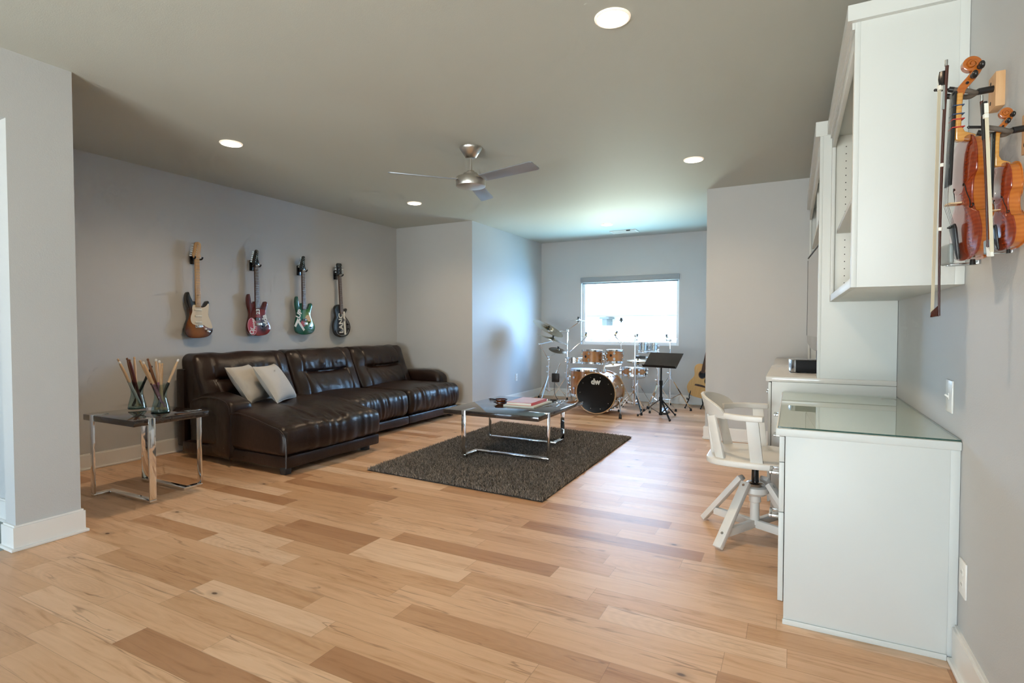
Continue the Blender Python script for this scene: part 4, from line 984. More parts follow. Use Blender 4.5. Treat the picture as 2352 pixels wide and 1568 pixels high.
# ------------------------------------------------------------------ desk with drawers
CB = M['cab']; y0 = 2.42; y1 = 3.765
M['pull'] = P('satin_pull', (.60, .61, .60), .22, 1.)
def pull(parent, x, yc, z, w=.09, pr=.032):
    b = B()
    for s in (-1, 1): b.box(x-pr, x, yc+s*w/2-.006, yc+s*w/2+.006, z-.006, z+.006, .001)
    b.box(x-pr-.008, x-pr+.004, yc-w/2-.006, yc+w/2+.006, z-.006, z+.006, .001)
    return b.build('handle', M['pull'], parent)
def pedestal(label, ya, yb, end_panel):
    o = thing('desk_pedestal', label, 'drawer cabinet', (.25, (ya+yb)/2, 0), None, 'desk drawer pedestals')
    b = B().box(-.021, .53, ya+(.018 if end_panel else 0), yb, .09, .762, .001).box(.03, .53, ya+.02, yb, 0, .09)
    b.build('carcass', CB, o)
    if end_panel:
        B().box(-.021, .505, ya, ya+.018, .0, .762, .001).box(.503, XR-.001, ya+.004, ya+.018, .0, .762, .001).box(-.024, .505, ya-.006, ya, 0, .022, .002).build('end_panel', CB, o)
    bx('drawer_gap', M['dark_gap'], o, -.0225, -.020, ya+.001, yb-.001, .092, .760, 0)
    for z0, z1, hz in ((.657, .760, None), (.454, .654, .572), (.090, .451, .385)):
        d = bx('drawer', CB, o, -.043, -.0235, ya+.001, yb-.001, z0, z1, .002)
        if hz and end_panel: pull(d, -.043, (ya+yb)/2-.02, hz)
        if not end_panel: pull(d, -.043, ya+.10, (.685, .565, .385)[(.657, .454, .090).index(z0)], .08, .043)
    return o
pedestal('white drawer pedestal with plain end panel at the near end of the desk', y0, 2.86, True)
pedestal('white drawer pedestal at the far end of the desk beside the taller cabinet', 3.44, y1-.001, False)
wt = thing('worktop', 'white desk worktop under the clear glass sheet', 'worktop', (.25, 3.1, .763))
bx('slab', CB, wt, -.056, XR-.001, y0-.012, y1-.001, .763, .794, .004)
gt = thing('glass_sheet', 'clear green edged glass sheet covering the white desk', 'glass top', (.25, 3.1, .794))
M['desk_glass'] = thin_glass('desk_glass', (.93, .97, .945), 2.0)
M['glass_edge'] = P('green_glass_edge', (.012, .06, .045), .1, coat=.4)
bx('sheet', M['desk_glass'], gt, -.048, XR-.003, y0-.004, y1-.004, .795, .8005, 0)
t = B(); g0 = (-.0485, XR-.0025, y0-.0045, y1-.0035, .7948, .8003)
t.box(g0[0], g0[1], g0[2], g0[2]+.0006, g0[4], g0[5]).box(g0[1]-.0006, g0[1], g0[2], g0[3], g0[4], g0[5]+.0006).box(g0[0], g0[0]+.0006, g0[2], g0[3], g0[4], g0[5])
t.build('edge', M['glass_edge'], gt)
B().lathe([(.030, -.0), (.034, -.0), (.034, .0006), (.030, .0006)], 28, Matrix.Translation((.475, 3.60, .8008)), caps=False).build('grommet_ring', M['cab_in'], gt)

# ------------------------------------------------------------------ media cabinet, its counter, hutch
ya, yb = 3.77, 6.055
mc = thing('media_base_cabinet', 'taller white base cabinet beyond the desk, carrying the television counter', 'cabinet', (.2, 4.9, 0))
B().box(-.114, .53, ya, yb, .09, .856, .001).box(-.05, .53, ya+.02, yb, 0, .09).build('carcass', CB, mc)
bx('end_panel', CB, mc, -.114, .533, ya-.002, ya+.001, 0, .856, .0008)
bx('front_gap', M['dark_gap'], mc, -.116, -.1135, ya+.001, yb-.001, .092, .85, 0)
n = 4; w = (yb-ya)/n
for k in range(n):
    d = bx('door', CB, mc, -.134, -.117, ya+w*k+.002, ya+w*(k+1)-.002, .092, .852, .002)
    B().box(-.137, -.134, ya+w*k+.06, ya+w*(k+1)-.06, .15, .79, .001).build('door_panel', CB, d)
    pull(d, -.134, ya+w*(k+(.85 if k % 2 == 0 else .15)), .74, .08, .02)
ct = thing('media_counter', 'white glossy counter under the television', 'counter', (.2, 4.9, .857)); bx('slab', M['counter'], ct, -.149, XR-.001, ya-.004, yb, .857, .888, .004)
hu = thing('media_hutch', 'tall white open hutch framing the television above the counter', 'hutch', (.34, 4.9, .888))
z1 = 2.35; xf = .150
def hp_(name, *a): return bx(name, CB, hu, *a, .0015)
hp_('side_panel', xf, .533, ya, ya+.02, .888, z1); hp_('side_panel', xf, .533, yb-.02, yb, .888, z1)
hp_('top_panel', xf, .533, ya, yb, z1, z1+.02); bx('back_panel', M['cab_in'], hu, .52, .533, ya+.02, yb-.02, .888, z1, 0)
B().box(xf-.018, xf, ya, ya+.035, .888, z1, .001).box(xf-.018, xf, yb-.035, yb, .888, z1, .001).box(xf-.018, xf, ya+.035, yb-.035, z1-.11, z1, .001).build('face_frame', CB, hu)
B().box(.108, .14, ya+.022, yb, z1-.005, 2.432, 0).box(.108, .533, ya-.004, ya+.022, z1-.005, 2.432, 0).build('crown', CB, hu)
for z in (1.955,): hp_('shelf', xf+.005, .52, ya+.02, yb-.02, z, z+.022)
for y in (ya+(yb-ya)*.5,): hp_('divider', xf+.004, .52, y-.01, y+.01, 1.977, z1-.02)

# ------------------------------------------------------------------ upper bookcase over the desk
ub = thing('wall_bookcase', 'white open wall bookcase hanging over the desk beside the violins', 'bookcase', (.36, 3.1, 1.35))
xb, za, zb, yc_, yd = .193, 1.350, 2.345, 2.42, 3.765
bx('side_panel', CB, ub, xb+.018, .505, yc_, yc_+.02, za, zb, .001); bx('scribe_strip', CB, ub, .503, XR-.001, yc_+.003, yc_+.02, za, zb, .001)
bx('side_panel', M['cab_in'], ub, xb+.018, .533, yd-.02, yd, za, zb, .001)
bx('bottom_panel', CB, ub, xb+.018, .533, yc_+.02, yd-.02, za, za+.022, .001); bx('top_panel', CB, ub, xb+.018, .533, yc_+.02, yd-.02, zb-.02, zb, .001)
bx('back_panel', M['cab_in'], ub, .520, .533, yc_+.02, yd-.02, za+.02, zb-.02, 0)
B().box(xb, xb+.018, yc_, yc_+.038, za, zb, .001).box(xb, xb+.018, yd-.045, yd, za, zb, .001).box(xb, xb+.018, yc_+.038, yd-.045, za, za+.038, .001).box(xb, xb+.018, yc_+.038, yd-.045, zb-.09, zb, .001).build('face_frame', CB, ub)
B().box(.168, .1925, yc_, yd-.03, zb-.005, 2.398, 0).box(.168, XR-.001, yc_-.022, yc_, zb-.005, 2.398, 0).box(.184, .1925, yc_, yd-.03, zb-.03, zb-.005, 0).build('crown', CB, ub)
bx('shelf', CB, ub, xb+.03, .52, yc_+.021, yd-.021, 1.752, 1.774, .001)
t = B()
for y in (yd-.0205,):
    for x in (.265, .465):
        for k in range(20):
            z = 1.46+.042*k
            if abs(z-1.763) > .03: t.cyl((x, y, z), (x, y-.0008, z), .0032, None, 8)
t.build('peg_holes', M['dark_gap'], ub)

# ------------------------------------------------------------------ television and set top box
tvR = Matrix.Rotation(radians(3.2), 3, 'Z')
tv = thing('television', 'flat television standing on the counter inside the white hutch', 'television', (.17, 4.62, .888), tvR)
M['tvbez'] = P('glossy_bezel', (.20, .17, .15), .10, coat=.6); M['screen'] = P('tv_screen', (.015, .014, .013), .05, spec=1., coat=1.)
q = [(-.60, 0), (.60, 0)]
out = [(-.60, .10), (-.57, .085), (-.3, .055), (0, .045), (.3, .055), (.57, .085), (.60, .10), (.60, .80), (.585, .815), (-.585, .815), (-.60, .80)]
MX = Matrix(((0, 0, -1, 0), (1, 0, 0, 0), (0, 1, 0, .09), (0, 0, 0, 1)))
B().prism(out, -.03, .03, MX, .006).build('housing', M['tvbez'], tv, world=False)
B().prism([(-.565, .15), (.565, .15), (.565, .785), (-.565, .785)], .0300, .0315, MX).build('screen', M['screen'], tv, world=False)
B().box(-.0325, -.030, .592, .600, .24, .87, 0).box(-.0325, -.030, -.598, .598, .885, .893, 0).build('inner_edge', M['black_plastic'], tv, world=False)
B().cyl((.02, 0, .02), (.02, 0, .2), .035, None, 16).build('neck', M['gloss_black'], tv, world=False)
B().prism(ell(0.03, 0, .13, .14, 40), 0, .018, None, .004).build('stand_base', M['gloss_black'], tv, world=False)
st = thing('set_top_box', 'black set top box with silver rounded front beside the television', 'media box', (.10, 4.30, .888))
B().prism([(.02, 4.14), (.235, 4.14), (.235, 4.46), (.02, 4.46)], .893, .972, None, .004).build('case', P('box_black', (.008, .008, .009), .6, spec=.2), st)
B().prism(catmull([(.02, 4.14), (-.002, 4.155), (-.018, 4.2), (-.024, 4.3), (-.018, 4.40), (-.002, 4.445), (.02, 4.46)], 4, False), .893, .975, None, .003).build('front_bezel', M['steel'], st)
for y in (4.18, 4.42):
    for x in (.04, .21): B().cyl((x, y, .888), (x, y, .894), .012, None, 12).build('foot', M['rubber'], st)
B().prism([(.005, 4.16), (.22, 4.16), (.22, 4.44), (.005, 4.44)], .972, .976, None, .001).build('lid', M['gloss_black'], st)

# ------------------------------------------------------------------ swivel chair
chx, chy = -.181, 3.36
ch = thing('swivel_chair', 'white wooden swivel armchair with four splayed legs at the desk', 'chair', (chx, chy, 0)); CW = M['chairw']
so = [(-.245, -.12), (-.235, -.19), (-.18, -.245), (-.05, -.262), (.05, -.262), (.11, -.25), (.135, -.21), (.137, 0), (.135, .21), (.11, .25), (.05, .262), (-.05, .262), (-.18, .245), (-.235, .19), (-.245, .12)]
def seatfix(b):
    for v in b.bm.verts:
        r2 = (v.co.x/.2)**2+(v.co.y/.22)**2
        if v.co.z > .465 and r2 < 1: v.co.z -= .012*(1-r2)
    return b
B().prism(catmull(so, 3), .446, .480, None, .008, 3).build('seat', CW, ch, world=False)
# back rest: curved band
def arc(r, z, a0, a1, n, cx=.02): return [(cx-r*cos(a), r*sin(a), z) for a in np.linspace(radians(a0), radians(a1), n)]
t = bmesh.new(); N = 28; rows = []
for i in range(N+1):
    a = radians(-56+112*i/N); hgt = .112*max(0, cos(a*1.58))**.38
    col = []
    for (rr, zz) in ((.262, 0), (.276, 1), (.296, 1), (.287, 0)):
        z = .716+((hgt-.014) if zz else -.018); r = rr+(.022*(hgt/.112) if zz else 0)
        col.append(t.verts.new((.02-r*cos(a), r*sin(a)*.98, z)))
    rows.append(col)
for a, c in zip(rows, rows[1:]):
    for k in range(4): t.faces.new((a[k], a[(k+1) % 4], c[(k+1) % 4], c[k]))
t.faces.new(rows[0][::-1]); t.faces.new(rows[-1]); bmesh.ops.recalc_face_normals(t, faces=t.faces)
bmesh.ops.bevel(t, geom=[e for e in t.edges if len(e.link_faces) == 2 and e.calc_face_angle(0) > .6], offset=.004, segments=2, affect='EDGES')
b = B(); b._add(t); b.build('backrest', CW, ch, world=False)
for s in (-1, 1):
    ol = [(-.185, s*.155), (-.155, s*.190), (-.115, s*.225), (-.06, s*.245), (.0, s*.249), (.04, s*.244), (.052, s*.250), (.055, s*.272), (.045, s*.288), (0, s*.290), (-.08, s*.280), (-.145, s*.240), (-.19, s*.195), (-.215, s*.165)]
    B().prism(ol if s > 0 else ol[::-1], .702, .732, None, .006, 3).build('armrest', CW, ch, world=False)
    B().bar((.020, s*.232, .473), (-.004, s*.266, .706), .022, .062, (1, 0, 0), .003).build('arm_post', CW, ch, world=False)
    B().bar((-.165, s*.198, .473), (-.218, s*.172, .706), .056, .016, (-.6, s*.8, 0), .003).build('back_slat', CW, ch, world=False)
    B().bar((-.222, s*.065, .473), (-.250, s*.062, .706), .052, .016, (-1, s*.2, 0), .003).build('back_slat', CW, ch, world=False)
B().cyl((0, 0, .30), (0, 0, .45), .021, .017, 18).build('gas_post', M['gloss_black'], ch, world=False)
B().lathe([(.05, .447), (.09, .445), (.09, .434), (.05, .43)], 24).build('seat_plate', M['black_plastic'], ch, world=False)
B().lathe([(0, .318), (.040, .317), (.052, .308), (.058, .295), (.04, .29)], 28).build('collar_ring', M['pull'], ch, world=False)
B().lathe([(.056, .298), (.070, .29), (.073, .262), (.055, .245), (.03, .240)], 28).build('hub', CW, ch, world=False)
B().lathe([(.032, .245), (.032, .205), (.025, .2), (.025, .075), (0, .075)], 22).build('column', CW, ch, world=False)
for k in range(4):
    a = radians(241-90*k); u = Vector((cos(a), sin(a), 0)); n_ = Vector((-sin(a), cos(a), 0))
    p0 = u*.085+Vector((0, 0, .325)); p1 = u*.340+Vector((0, 0, .012))
    lg = B().bar(p0, p1, .050, .030, u, .004).build('leg', CW, ch, world=False)
    q0 = u*.27+Vector((0, 0, .108)); d = (p1-p0).normalized(); up = (u-d*u.dot(d)).normalized()
    for f in (.06, .80):
        pp = p0+(p1-p0)*f+up*.0145; B().cyl(pp, pp+up*.0025, .0075, None, 12).build('bolt', M['steel'], lg, world=False)
    B().bar(u*.012+Vector((0, 0, .078)), q0-u*.005+Vector((0, 0, -.03)), .026, .045, (0, 0, 1), .003).build('cross_brace', CW, ch, world=False)

# ------------------------------------------------------------------ switch and outlets
def plate(name, label, cat, c, nrm, hh=.058, ww=.036, kind='outlet'):
    nrm = Vector(nrm); z = Vector((0, 0, 1)); u = z.cross(nrm)
    o = thing(name, label, cat, c, Matrix((u, z, nrm)).transposed())
    B().box(-ww, ww, -hh, hh, 0, .006, .002).build('plate', M['white'], o, world=False)
    if kind == 'switch':
        B().box(-.006, .006, -.012, .012, .006, .008, .001).bar((0, -.004, .006), (0, .006, .018), .009, .006).build('toggle', M['white'], o, world=False)
    else:
        for s in (-1, 1):
            r_ = B().prism(ell(0, s*.021, .016, .014, 20), .006, .0075).build('receptacle', M['white'], o, world=False)
            B().box(-.007, -.005, s*.021-.004, s*.021+.005, .0074, .0078).box(.005, .007, s*.021-.004, s*.021+.005, .0074, .0078).build('slot', M['dark_gap'], r_, world=False)
    return o
plate('light_switch', 'white light switch plate on the wall just above the glass desk', 'switch', (XR, 2.585, .937), (-1, 0, 0), .061, .045, 'switch')
plate('wall_outlet', 'white wall outlet low on the wall beside the desk end panel', 'outlet', (XR, 2.355, .332), (-1, 0, 0), .061, .040)
plate('wall_outlet', 'white wall outlet on the bluish alcove side wall', 'outlet', (XA, 7.71, .393), (1, 0, 0))
plate('wall_outlet', 'white wall outlet on the wall behind the end table', 'outlet', (XL, 3.12, .335), (1, 0, 0), .04, .058)

# ------------------------------------------------------------------ violins
VM = {}
def flame(name, c1, c2):
    m, t, b = nt(name); tc = t.nodes.new('ShaderNodeTexCoord')
    w = t.nodes.new('ShaderNodeTexWave'); w.bands_direction = 'Y'; w.inputs['Scale'].default_value = 28; w.inputs['Distortion'].default_value = 4; w.inputs['Detail'].default_value = 2
    lk(t, tc.outputs['Object'], w.inputs['Vector']); lk(t, mixc(t, w.outputs[1], c1, c2), b.inputs['Base Color'])
    b.inputs['Roughness'].default_value = .16; b.inputs['Coat Weight'].default_value = .8; b.inputs['Coat Roughness'].default_value = .04
    return m
VM['rib'] = flame('amber_varnish', (.47, .125, .012), (.53, .155, .017)); VM['top'] = flame('red_brown_varnish', (.22, .026, .005), (.27, .036, .007)); VM['neck'] = flame('honey_neck', (.62, .28, .06), (.66, .33, .08)); VM['scroll'] = flame('amber_scroll', (.40, .098, .010), (.44, .12, .014))
VM['ebony'] = P('ebony', (.012, .011, .011), .28); VM['bridge'] = P('bridge_maple', (.66, .48, .28), .5); VM['foam'] = P('hook_foam', (.12, .095, .075), .75, bump=.3, bscale=200); VM['bare'] = wood('bare_block', (.60, .33, .15), (.66, .40, .20), .6, 0, 'Z', 9, 8)
VM['grey'] = P('grey_rest', (.26, .29, .28), .35); VM['bowst'] = P('bow_stick', (.06, .018, .012), .22, coat=.3); VM['hair'] = P('bow_hair', (.66, .58, .42), .6); VM['bone'] = P('bone', (.80, .78, .70), .4); VM['bluet'] = P('blue_tape', (.03, .07, .16), .5); VM['redt'] = P('red_tape', (.55, .04, .03), .5)
def violin(label, pos, s, yaw, tilt, tapes, restm):
    a = radians(yaw); nrm = Vector((-cos(a), -sin(a), 0)); u = Vector((sin(a), -cos(a), 0)); z = Vector((0, 0, 1))
    R = Matrix((u, z, nrm)).transposed() @ Matrix.Rotation(radians(tilt), 3, 'X')
    o = thing('violin', label, 'violin', pos, R, 'violins on the right wall')
    hf = [(0, 0), (.045, .004), (.085, .022), (.103, .06), (.103, .085), (.092, .115), (.085, .128), (.070, .134), (.056, .160), (.054, .19), (.062, .222), (.074, .236), (.081, .243), (.084, .27), (.080, .31), (.062, .342), (.035, .354), (0, .356)]
    def outl(k=1.): 
        h = [(x*k*s, (y-.178)*k*s+.178*s) for x, y in hf]; return catmull(h+[(-x, y) for x, y in h[-2:0:-1]], 3)
    w = .032*s
    B().prism(outl(.965), -w, 0).build('ribs', VM['rib'], o, world=False)
    def plate_(z0, sg, nm, mt):
        t = bmesh.new(); full = outl(1.); rings = []
        for k, f in enumerate((1., 1., .985, .93, .84, .70, .5, .25)):
            hgt = (0, .0035, .0045, .0050, .0085, .0120, .0145, .0155)[k]*s
            rings.append([t.verts.new((x*f, (y-.178*s)*f+.178*s, z0+sg*hgt)) for x, y in full])
        n = len(full)
        for p, q in zip(rings, rings[1:]):
            for i in range(n): t.faces.new((p[i], p[(i+1) % n], q[(i+1) % n], q[i]))
        t.faces.new(rings[-1]); t.faces.new(rings[0][::-1]); bmesh.ops.recalc_face_normals(t, faces=t.faces)
        b = B(); b._add(t); return b.build(nm, mt, o, world=False, ang=50)
    tp = plate_(0, 1, 'top_plate', VM['top']); plate_(-w, -1, 'back_plate', VM['rib'])
    # f holes: thin inlaid curves following the arch
    OUTL = [p for p in outl(1.) if p[0] > 0]
    for sx in (-1, 1):
        pts = [(.030, .212), (.036, .216), (.040, .208), (.040, .196), (.044, .180), (.050, .164), (.054, .152), (.058, .144), (.064, .148), (.060, .154)]
        def arch(x, y):
            a_ = atan2(y-.178*s, x); r_ = sqrt(x*x+(y-.178*s)**2)
            q_ = min(OUTL, key=lambda p: abs(atan2(p[1]-.178*s, p[0])-a_)); f_ = r_/sqrt(q_[0]**2+(q_[1]-.178*s)**2)
            return float(np.interp(f_, [.25, .5, .70, .84, .93, .985, 1.], [.0155, .0145, .0120, .0085, .005, .0045, .0035]))*s
        pp = [(sx*x*s, y*s, arch(abs(x)*s, y*s)+.0004) for x, y in catmull(pts, 4, False)]
        for _ in range(3): pp = [pp[0]]+[(b_[0], b_[1], (a_[2]+b_[2]+c_[2])/3) for a_, b_, c_ in zip(pp, pp[1:], pp[2:])]+[pp[-1]]
        B().tube(pp, .0016*s, 6, radii=[(.0024 if i < 4 or i > len(pp)-5 else .0014)*s for i in range(len(pp))]).build('f_hole', M['drumhead_black'], tp, world=False)
    # neck, pegbox, scroll (profile in the v-w plane)
    NX = Matrix(((0, 0, 1, 0), (1, 0, 0, 0), (0, 1, 0, 0), (0, 0, 0, 1)))        # prism x->v, y->w, z->u
    pr = [(.345, -.032), (.352, -.034), (.362, -.020), (.372, .002), (.39, .010), (.44, .008), (.485, .004), (.485, .020), (.43, .024), (.35, .026), (.345, .016)]
    B().prism([(x*s, y*s) for x, y in pr], -.0115*s, .0115*s, NX, .005*s, 3).build('neck', VM['neck'], o, world=False)
    cl = [(.482, .0125, .0105), (.495, .008, .0105), (.508, -.002, .0105), (.522, -.014, .0105), (.536, -.025, .010), (.549, -.0325, .0088), (.560, -.0340, .0075)]
    fr_, bk = [], []
    for i, (v, w_, th) in enumerate(cl):
        a_, b_ = cl[max(0, i-1)], cl[min(len(cl)-1, i+1)]; dv, dw = b_[0]-a_[0], b_[1]-a_[1]; L_ = sqrt(dv*dv+dw*dw)
        fr_.append(((v-dw/L_*th)*s, (w_+dv/L_*th)*s)); bk.append(((v+dw/L_*th)*s, (w_-dv/L_*th)*s))
    pb = B().prism(catmull(fr_, 3, False)+catmull(bk[::-1], 3, False), -.0105*s, .0105*s, NX, .002*s, 2).build('pegbox', VM['scroll'], o, world=False)
    t = bmesh.new(); rows = []; NS = 110
    for i in range(NS+1):
        f = i/NS; ph = f*2.3*2*pi-.25; ro = (.0215*(1-f)**1.0+.0045)*s; th = (.0062*(1-f)+.0032)*s; hw = (.0072+.0090*f)*s
        dv, dw = sin(ph), -cos(ph); cv, cw2 = .5605*s, -.0155*s
        ri = max(.0, ro-th)
        rows.append([t.verts.new((sx*h, cv+dv*r_, cw2+dw*r_)) for sx, h, r_ in ((-1, hw*.86, ro), (1, hw*.86, ro), (1, hw, ro-th*.25), (1, hw, ri), (-1, hw, ri), (-1, hw, ro-th*.25))])
    for p, q in zip(rows, rows[1:]):
        for k in range(6): t.faces.new((p[k], p[(k+1) % 6], q[(k+1) % 6], q[k]))
    t.faces.new(rows[0][::-1]); t.faces.new(rows[-1]); bmesh.ops.recalc_face_normals(t, faces=t.faces)
    b = B(); b._add(t); b.cyl((-.0068*s, .5605*s, -.0155*s), (.0068*s, .5605*s, -.0155*s), .0195*s, None, 28); b.cyl((-.0165*s, .5605*s, -.0155*s), (.0165*s, .5605*s, -.0155*s), .0052*s, None, 14); b.build('scroll', VM['scroll'], o, world=False, ang=50)
    for i, (v, wv, sx) in enumerate(((.523, -.014, 1), (.508, -.003, -1), (.5465, -.0305, 1), (.534, -.023, -1))):
        b = B(); wv *= s
        b.cyl((-sx*.014*s, v*s, wv), (sx*.020*s, v*s, wv), .0038*s, None, 10); b.ball((sx*.030*s, v*s, wv), .0115*s, 14, (1.1, 1., .62)); b.cyl((sx*.018*s, v*s, wv), (sx*.023*s, v*s, wv), .0075*s, None, 12)
        b.build('peg', VM['ebony'], pb, world=False)
    # fingerboard: runs from nut out over the top plate
    fb = [(-.0125, .486), (.0125, .486), (.0215, .218), (-.0215, .218)]
    FT = Matrix.Rotation(radians(-2.4), 4, 'X'); FT = Matrix.Translation((0, .486*s, .021*s)) @ Matrix.Rotation(radians(-3.6), 4, 'X') @ Matrix.Translation((0, -.486*s, 0))
    fo = B().prism([(x*s, y*s) for x, y in fb], 0, .006*s, FT, .001*s).build('fingerboard', VM['ebony'], o, world=False)
    B().box(-.0125*s, .0125*s, .484*s, .489*s, .020*s, .030*s).build('nut', VM['ebony'], o, world=False)
    # bridge, tailpiece, strings, chin rest, end button
    B().prism([(-.021*s, .013*s), (-.014*s, .013*s), (-.008*s, .022*s), (.008*s, .022*s), (.014*s, .013*s), (.021*s, .013*s), (.017*s, .030*s), (.021*s, .042*s), (.010*s, .047*s), (-.010*s, .047*s), (-.021*s, .042*s), (-.017*s, .030*s)], .164*s, .168*s, Matrix(((1, 0, 0, 0), (0, 0, 1, 0), (0, 1, 0, 0), (0, 0, 0, 1)))).build('bridge', VM['bridge'], o, world=False)
    tl = B().prism([(-.006*s, .005*s), (.006*s, .005*s), (.021*s, .095*s), (.017*s, .108*s), (-.017*s, .108*s), (-.021*s, .095*s)], 0, .007*s, Matrix.Translation((0, 0, .013*s)) @ Matrix.Rotation(radians(8), 4, 'X'), .002*s).build('tailpiece', VM['ebony'], o, world=False)
    for k in range(4): B().cyl(((k-1.5)*.008*s, .098*s, .030*s), ((k-1.5)*.008*s, .100*s, .040*s), .0024*s, None, 8).build('fine_tuner', VM['ebony'], tl, world=False)
    b = B()
    for k in range(4):
        x = (k-1.5); b.tube([(x*.008*s, .102*s, .030*s), (x*.0105*s, .166*s, .047*s), (x*.005*s, .487*s, .031*s)], .0005*s+.0001, 4)
    b.build('strings', M['steel'], o, world=False)
    cr = B().puff(-.092*s, -.018*s, -.006*s, .055*s, .020*s, .034*s, .012*s, (12, 12, 6)).build('chin_rest', restm, o, world=False)
    B().box(-.07*s, -.055*s, -.010*s, -.004*s, -.04*s, .026*s, .001).box(-.045*s, -.030*s, -.010*s, -.004*s, -.04*s, .026*s, .001).box(-.075*s, -.025*s, -.010*s, .010*s, -.046*s, -.038*s, .001).build('clamp', M['pull'], cr, world=False)
    B().cyl((0, .002*s, -.016*s), (0, -.014*s, -.016*s), .006*s, .008*s, 12).build('end_button', VM['ebony'], o, world=False)
    if tapes:
        for v, mt in ((.448, 'bluet'), (.423, 'bluet'), (.408, 'redt'), (.385, 'redt')):
            wv = -.0; b = B()
            hw = (.0125+(.486-v)*.034)*s+.0006; z1_ = .021*s+(v-.486)*s*math.tan(radians(-3.6))*1.0+.0072*s
            b.box(-hw, hw, (v-.0013)*s, (v+.0013)*s, .004*s, z1_, .0005); b.build('finger_tape', VM[mt], o, world=False)
    return o
violin('full size amber violin with taped fingerboard, hanging nearer the white bookcase', (.454, 2.055, 1.398), 1.02, 7, 1.5, True, VM['grey'])
violin('small child size amber violin hung lower, cut off by the photo edge', (.4725, 1.80, 1.395), .612, 7, 2.2, False, VM['grey'])

def vhook(label, y, z, xw=XR, reach=.118, s=1.):
    o = thing('violin_hanger', label, 'hanger', (xw, y, z), None, 'violin wall hangers')
    bl_ = B().box(xw-.022, xw, y-.0, y+.065, z-.052, z+.048, .001).build('block', VM['bare'], o)
    for dz in (-.030, .027): B().cyl((xw-.0222, y+.045, z+dz), (xw-.0205, y+.045, z+dz), .006, None, 12).build('screw_hole', M['dark_gap'], bl_)
    x0 = xw-.022; yc = y+.02
    B().cyl((x0, yc, z+.005), (x0-.036*s, yc-.004, z+.002), .0095*s, None, 14).cyl((x0-.036*s, yc-.004, z+.002), (x0-.042*s, yc-.004, z+.002), .007*s, None, 12).build('stem', VM['ebony'], o)
    for sy in (-1, 1):
        p = [(x0-.040*s, yc-.004, z), (x0-.050*s, yc+sy*.016*s, z-.001), (x0-.066*s, yc+sy*.024*s, z+.003), (x0-.100*s, yc+sy*.026*s, z+.012)]
        pr = B().tube(catmull(p, 5, False), .0075*s, 10).build('prong', VM['foam'], o)
        B().cyl((x0-.098*s, yc+sy*.026*s, z+.0115), (x0-.110*s, yc+sy*.026*s, z+.015), .0082*s, None, 12).build('prong_cap', VM['ebony'], pr)
    b = B().tube([(x0-.105*s, yc-.026*s, z+.014), (x0-.142*s, yc-.030*s, z+.018)], .0042*s, 8); b.ball((x0-.142*s, yc-.030*s, z+.018), .0045*s, 8)
    b.build('bow_peg', VM['ebony'], o)
    return o
vhook('wooden block hanger holding the full size violin', 2.055, 1.893)
vhook('hanger holding the small violin, its block outside the photo edge', 1.775, 1.690, XR, .118, .86)

def bow(label, top, L, s, face, lean, rings=()):
    """hangs frog up; local: x across the hair ribbon, z up, y away from the hair"""
    R = Matrix.Rotation(radians(lean), 3, 'Y') @ Matrix.Rotation(radians(face), 3, 'Z')
    o = thing('violin_bow', label, 'violin bow', top, R, 'violin bows')
    zs = np.linspace(0, -L, 24)
    cv = lambda z: .008*s+.014*s*(1-((2*(-z)/L-1)**2))*-.9
    B().tube([(0, .013*s+cv(z)*.6, z) for z in zs], .004*s, 10, radii=[(.0044-.0014*i/23)*s for i in range(24)]).build('stick', VM['bowst'], o, world=False)
    for zr in rings: B().cyl((0, .0115*s, -zr-.005), (0, .0115*s, -zr+.005), .0053, None, 12).build('band', VM['bone'], o, world=False)
    B().cyl((0, .0145*s, .0), (0, .0145*s, .018*s), .0042*s, None, 10).build('screw_button', M['pull'], o, world=False)
    B().prism([(-.002*s, -.052*s), (.013*s, -.050*s), (.013*s, -.012*s), (-.004*s, -.008*s), (-.008*s, -.030*s)], -.0055*s, .0055*s, Matrix(((0, 0, 1, 0), (1, 0, 0, 0), (0, 1, 0, 0), (0, 0, 0, 1))), .001).build('frog', VM['ebony'], o, world=False)
    B().box(-.0055*s, .0055*s, -.0085*s, -.0068*s, -.046*s, -.016*s).build('slide', VM['bone'], o, world=False)
    B().cyl((0, .0135*s, -.055*s), (0, .012*s, -.125*s), .0054*s, None, 10).build('grip', VM['grey'] if s > .9 else VM['ebony'], o, world=False)
    B().box(-.0050*s, .0050*s, -.0082*s, -.0068*s, -L+.010*s, -.046*s).build('hair', VM['hair'], o, world=False)
    B().box(-.0056*s, .0056*s, -.0095*s, .0040*s, -.062*s, -.048*s, .001).build('ferrule', VM['bone'], o, world=False)
    B().prism([(.016*s, -L+.03*s), (-.008*s, -L+.012*s), (-.010*s, -L-.004*s), (.014*s, -L-.001*s)], -.0045*s, .0045*s, Matrix(((0, 0, 1, 0), (1, 0, 0, 0), (0, 1, 0, 0), (0, 0, 0, 1))), .001).build('tip', VM['bone'] if s < .9 else VM['bowst'], o, world=False)
    return o
bow('long dark violin bow hanging left of the full size violin', (.384, 2.035, 1.968), .735, 1., -150, .5, (.288, .477))
bow('short violin bow with its pale hair facing out, between the two violins', (.415, 1.745, 1.765), .388, .78, 12, -2.8)

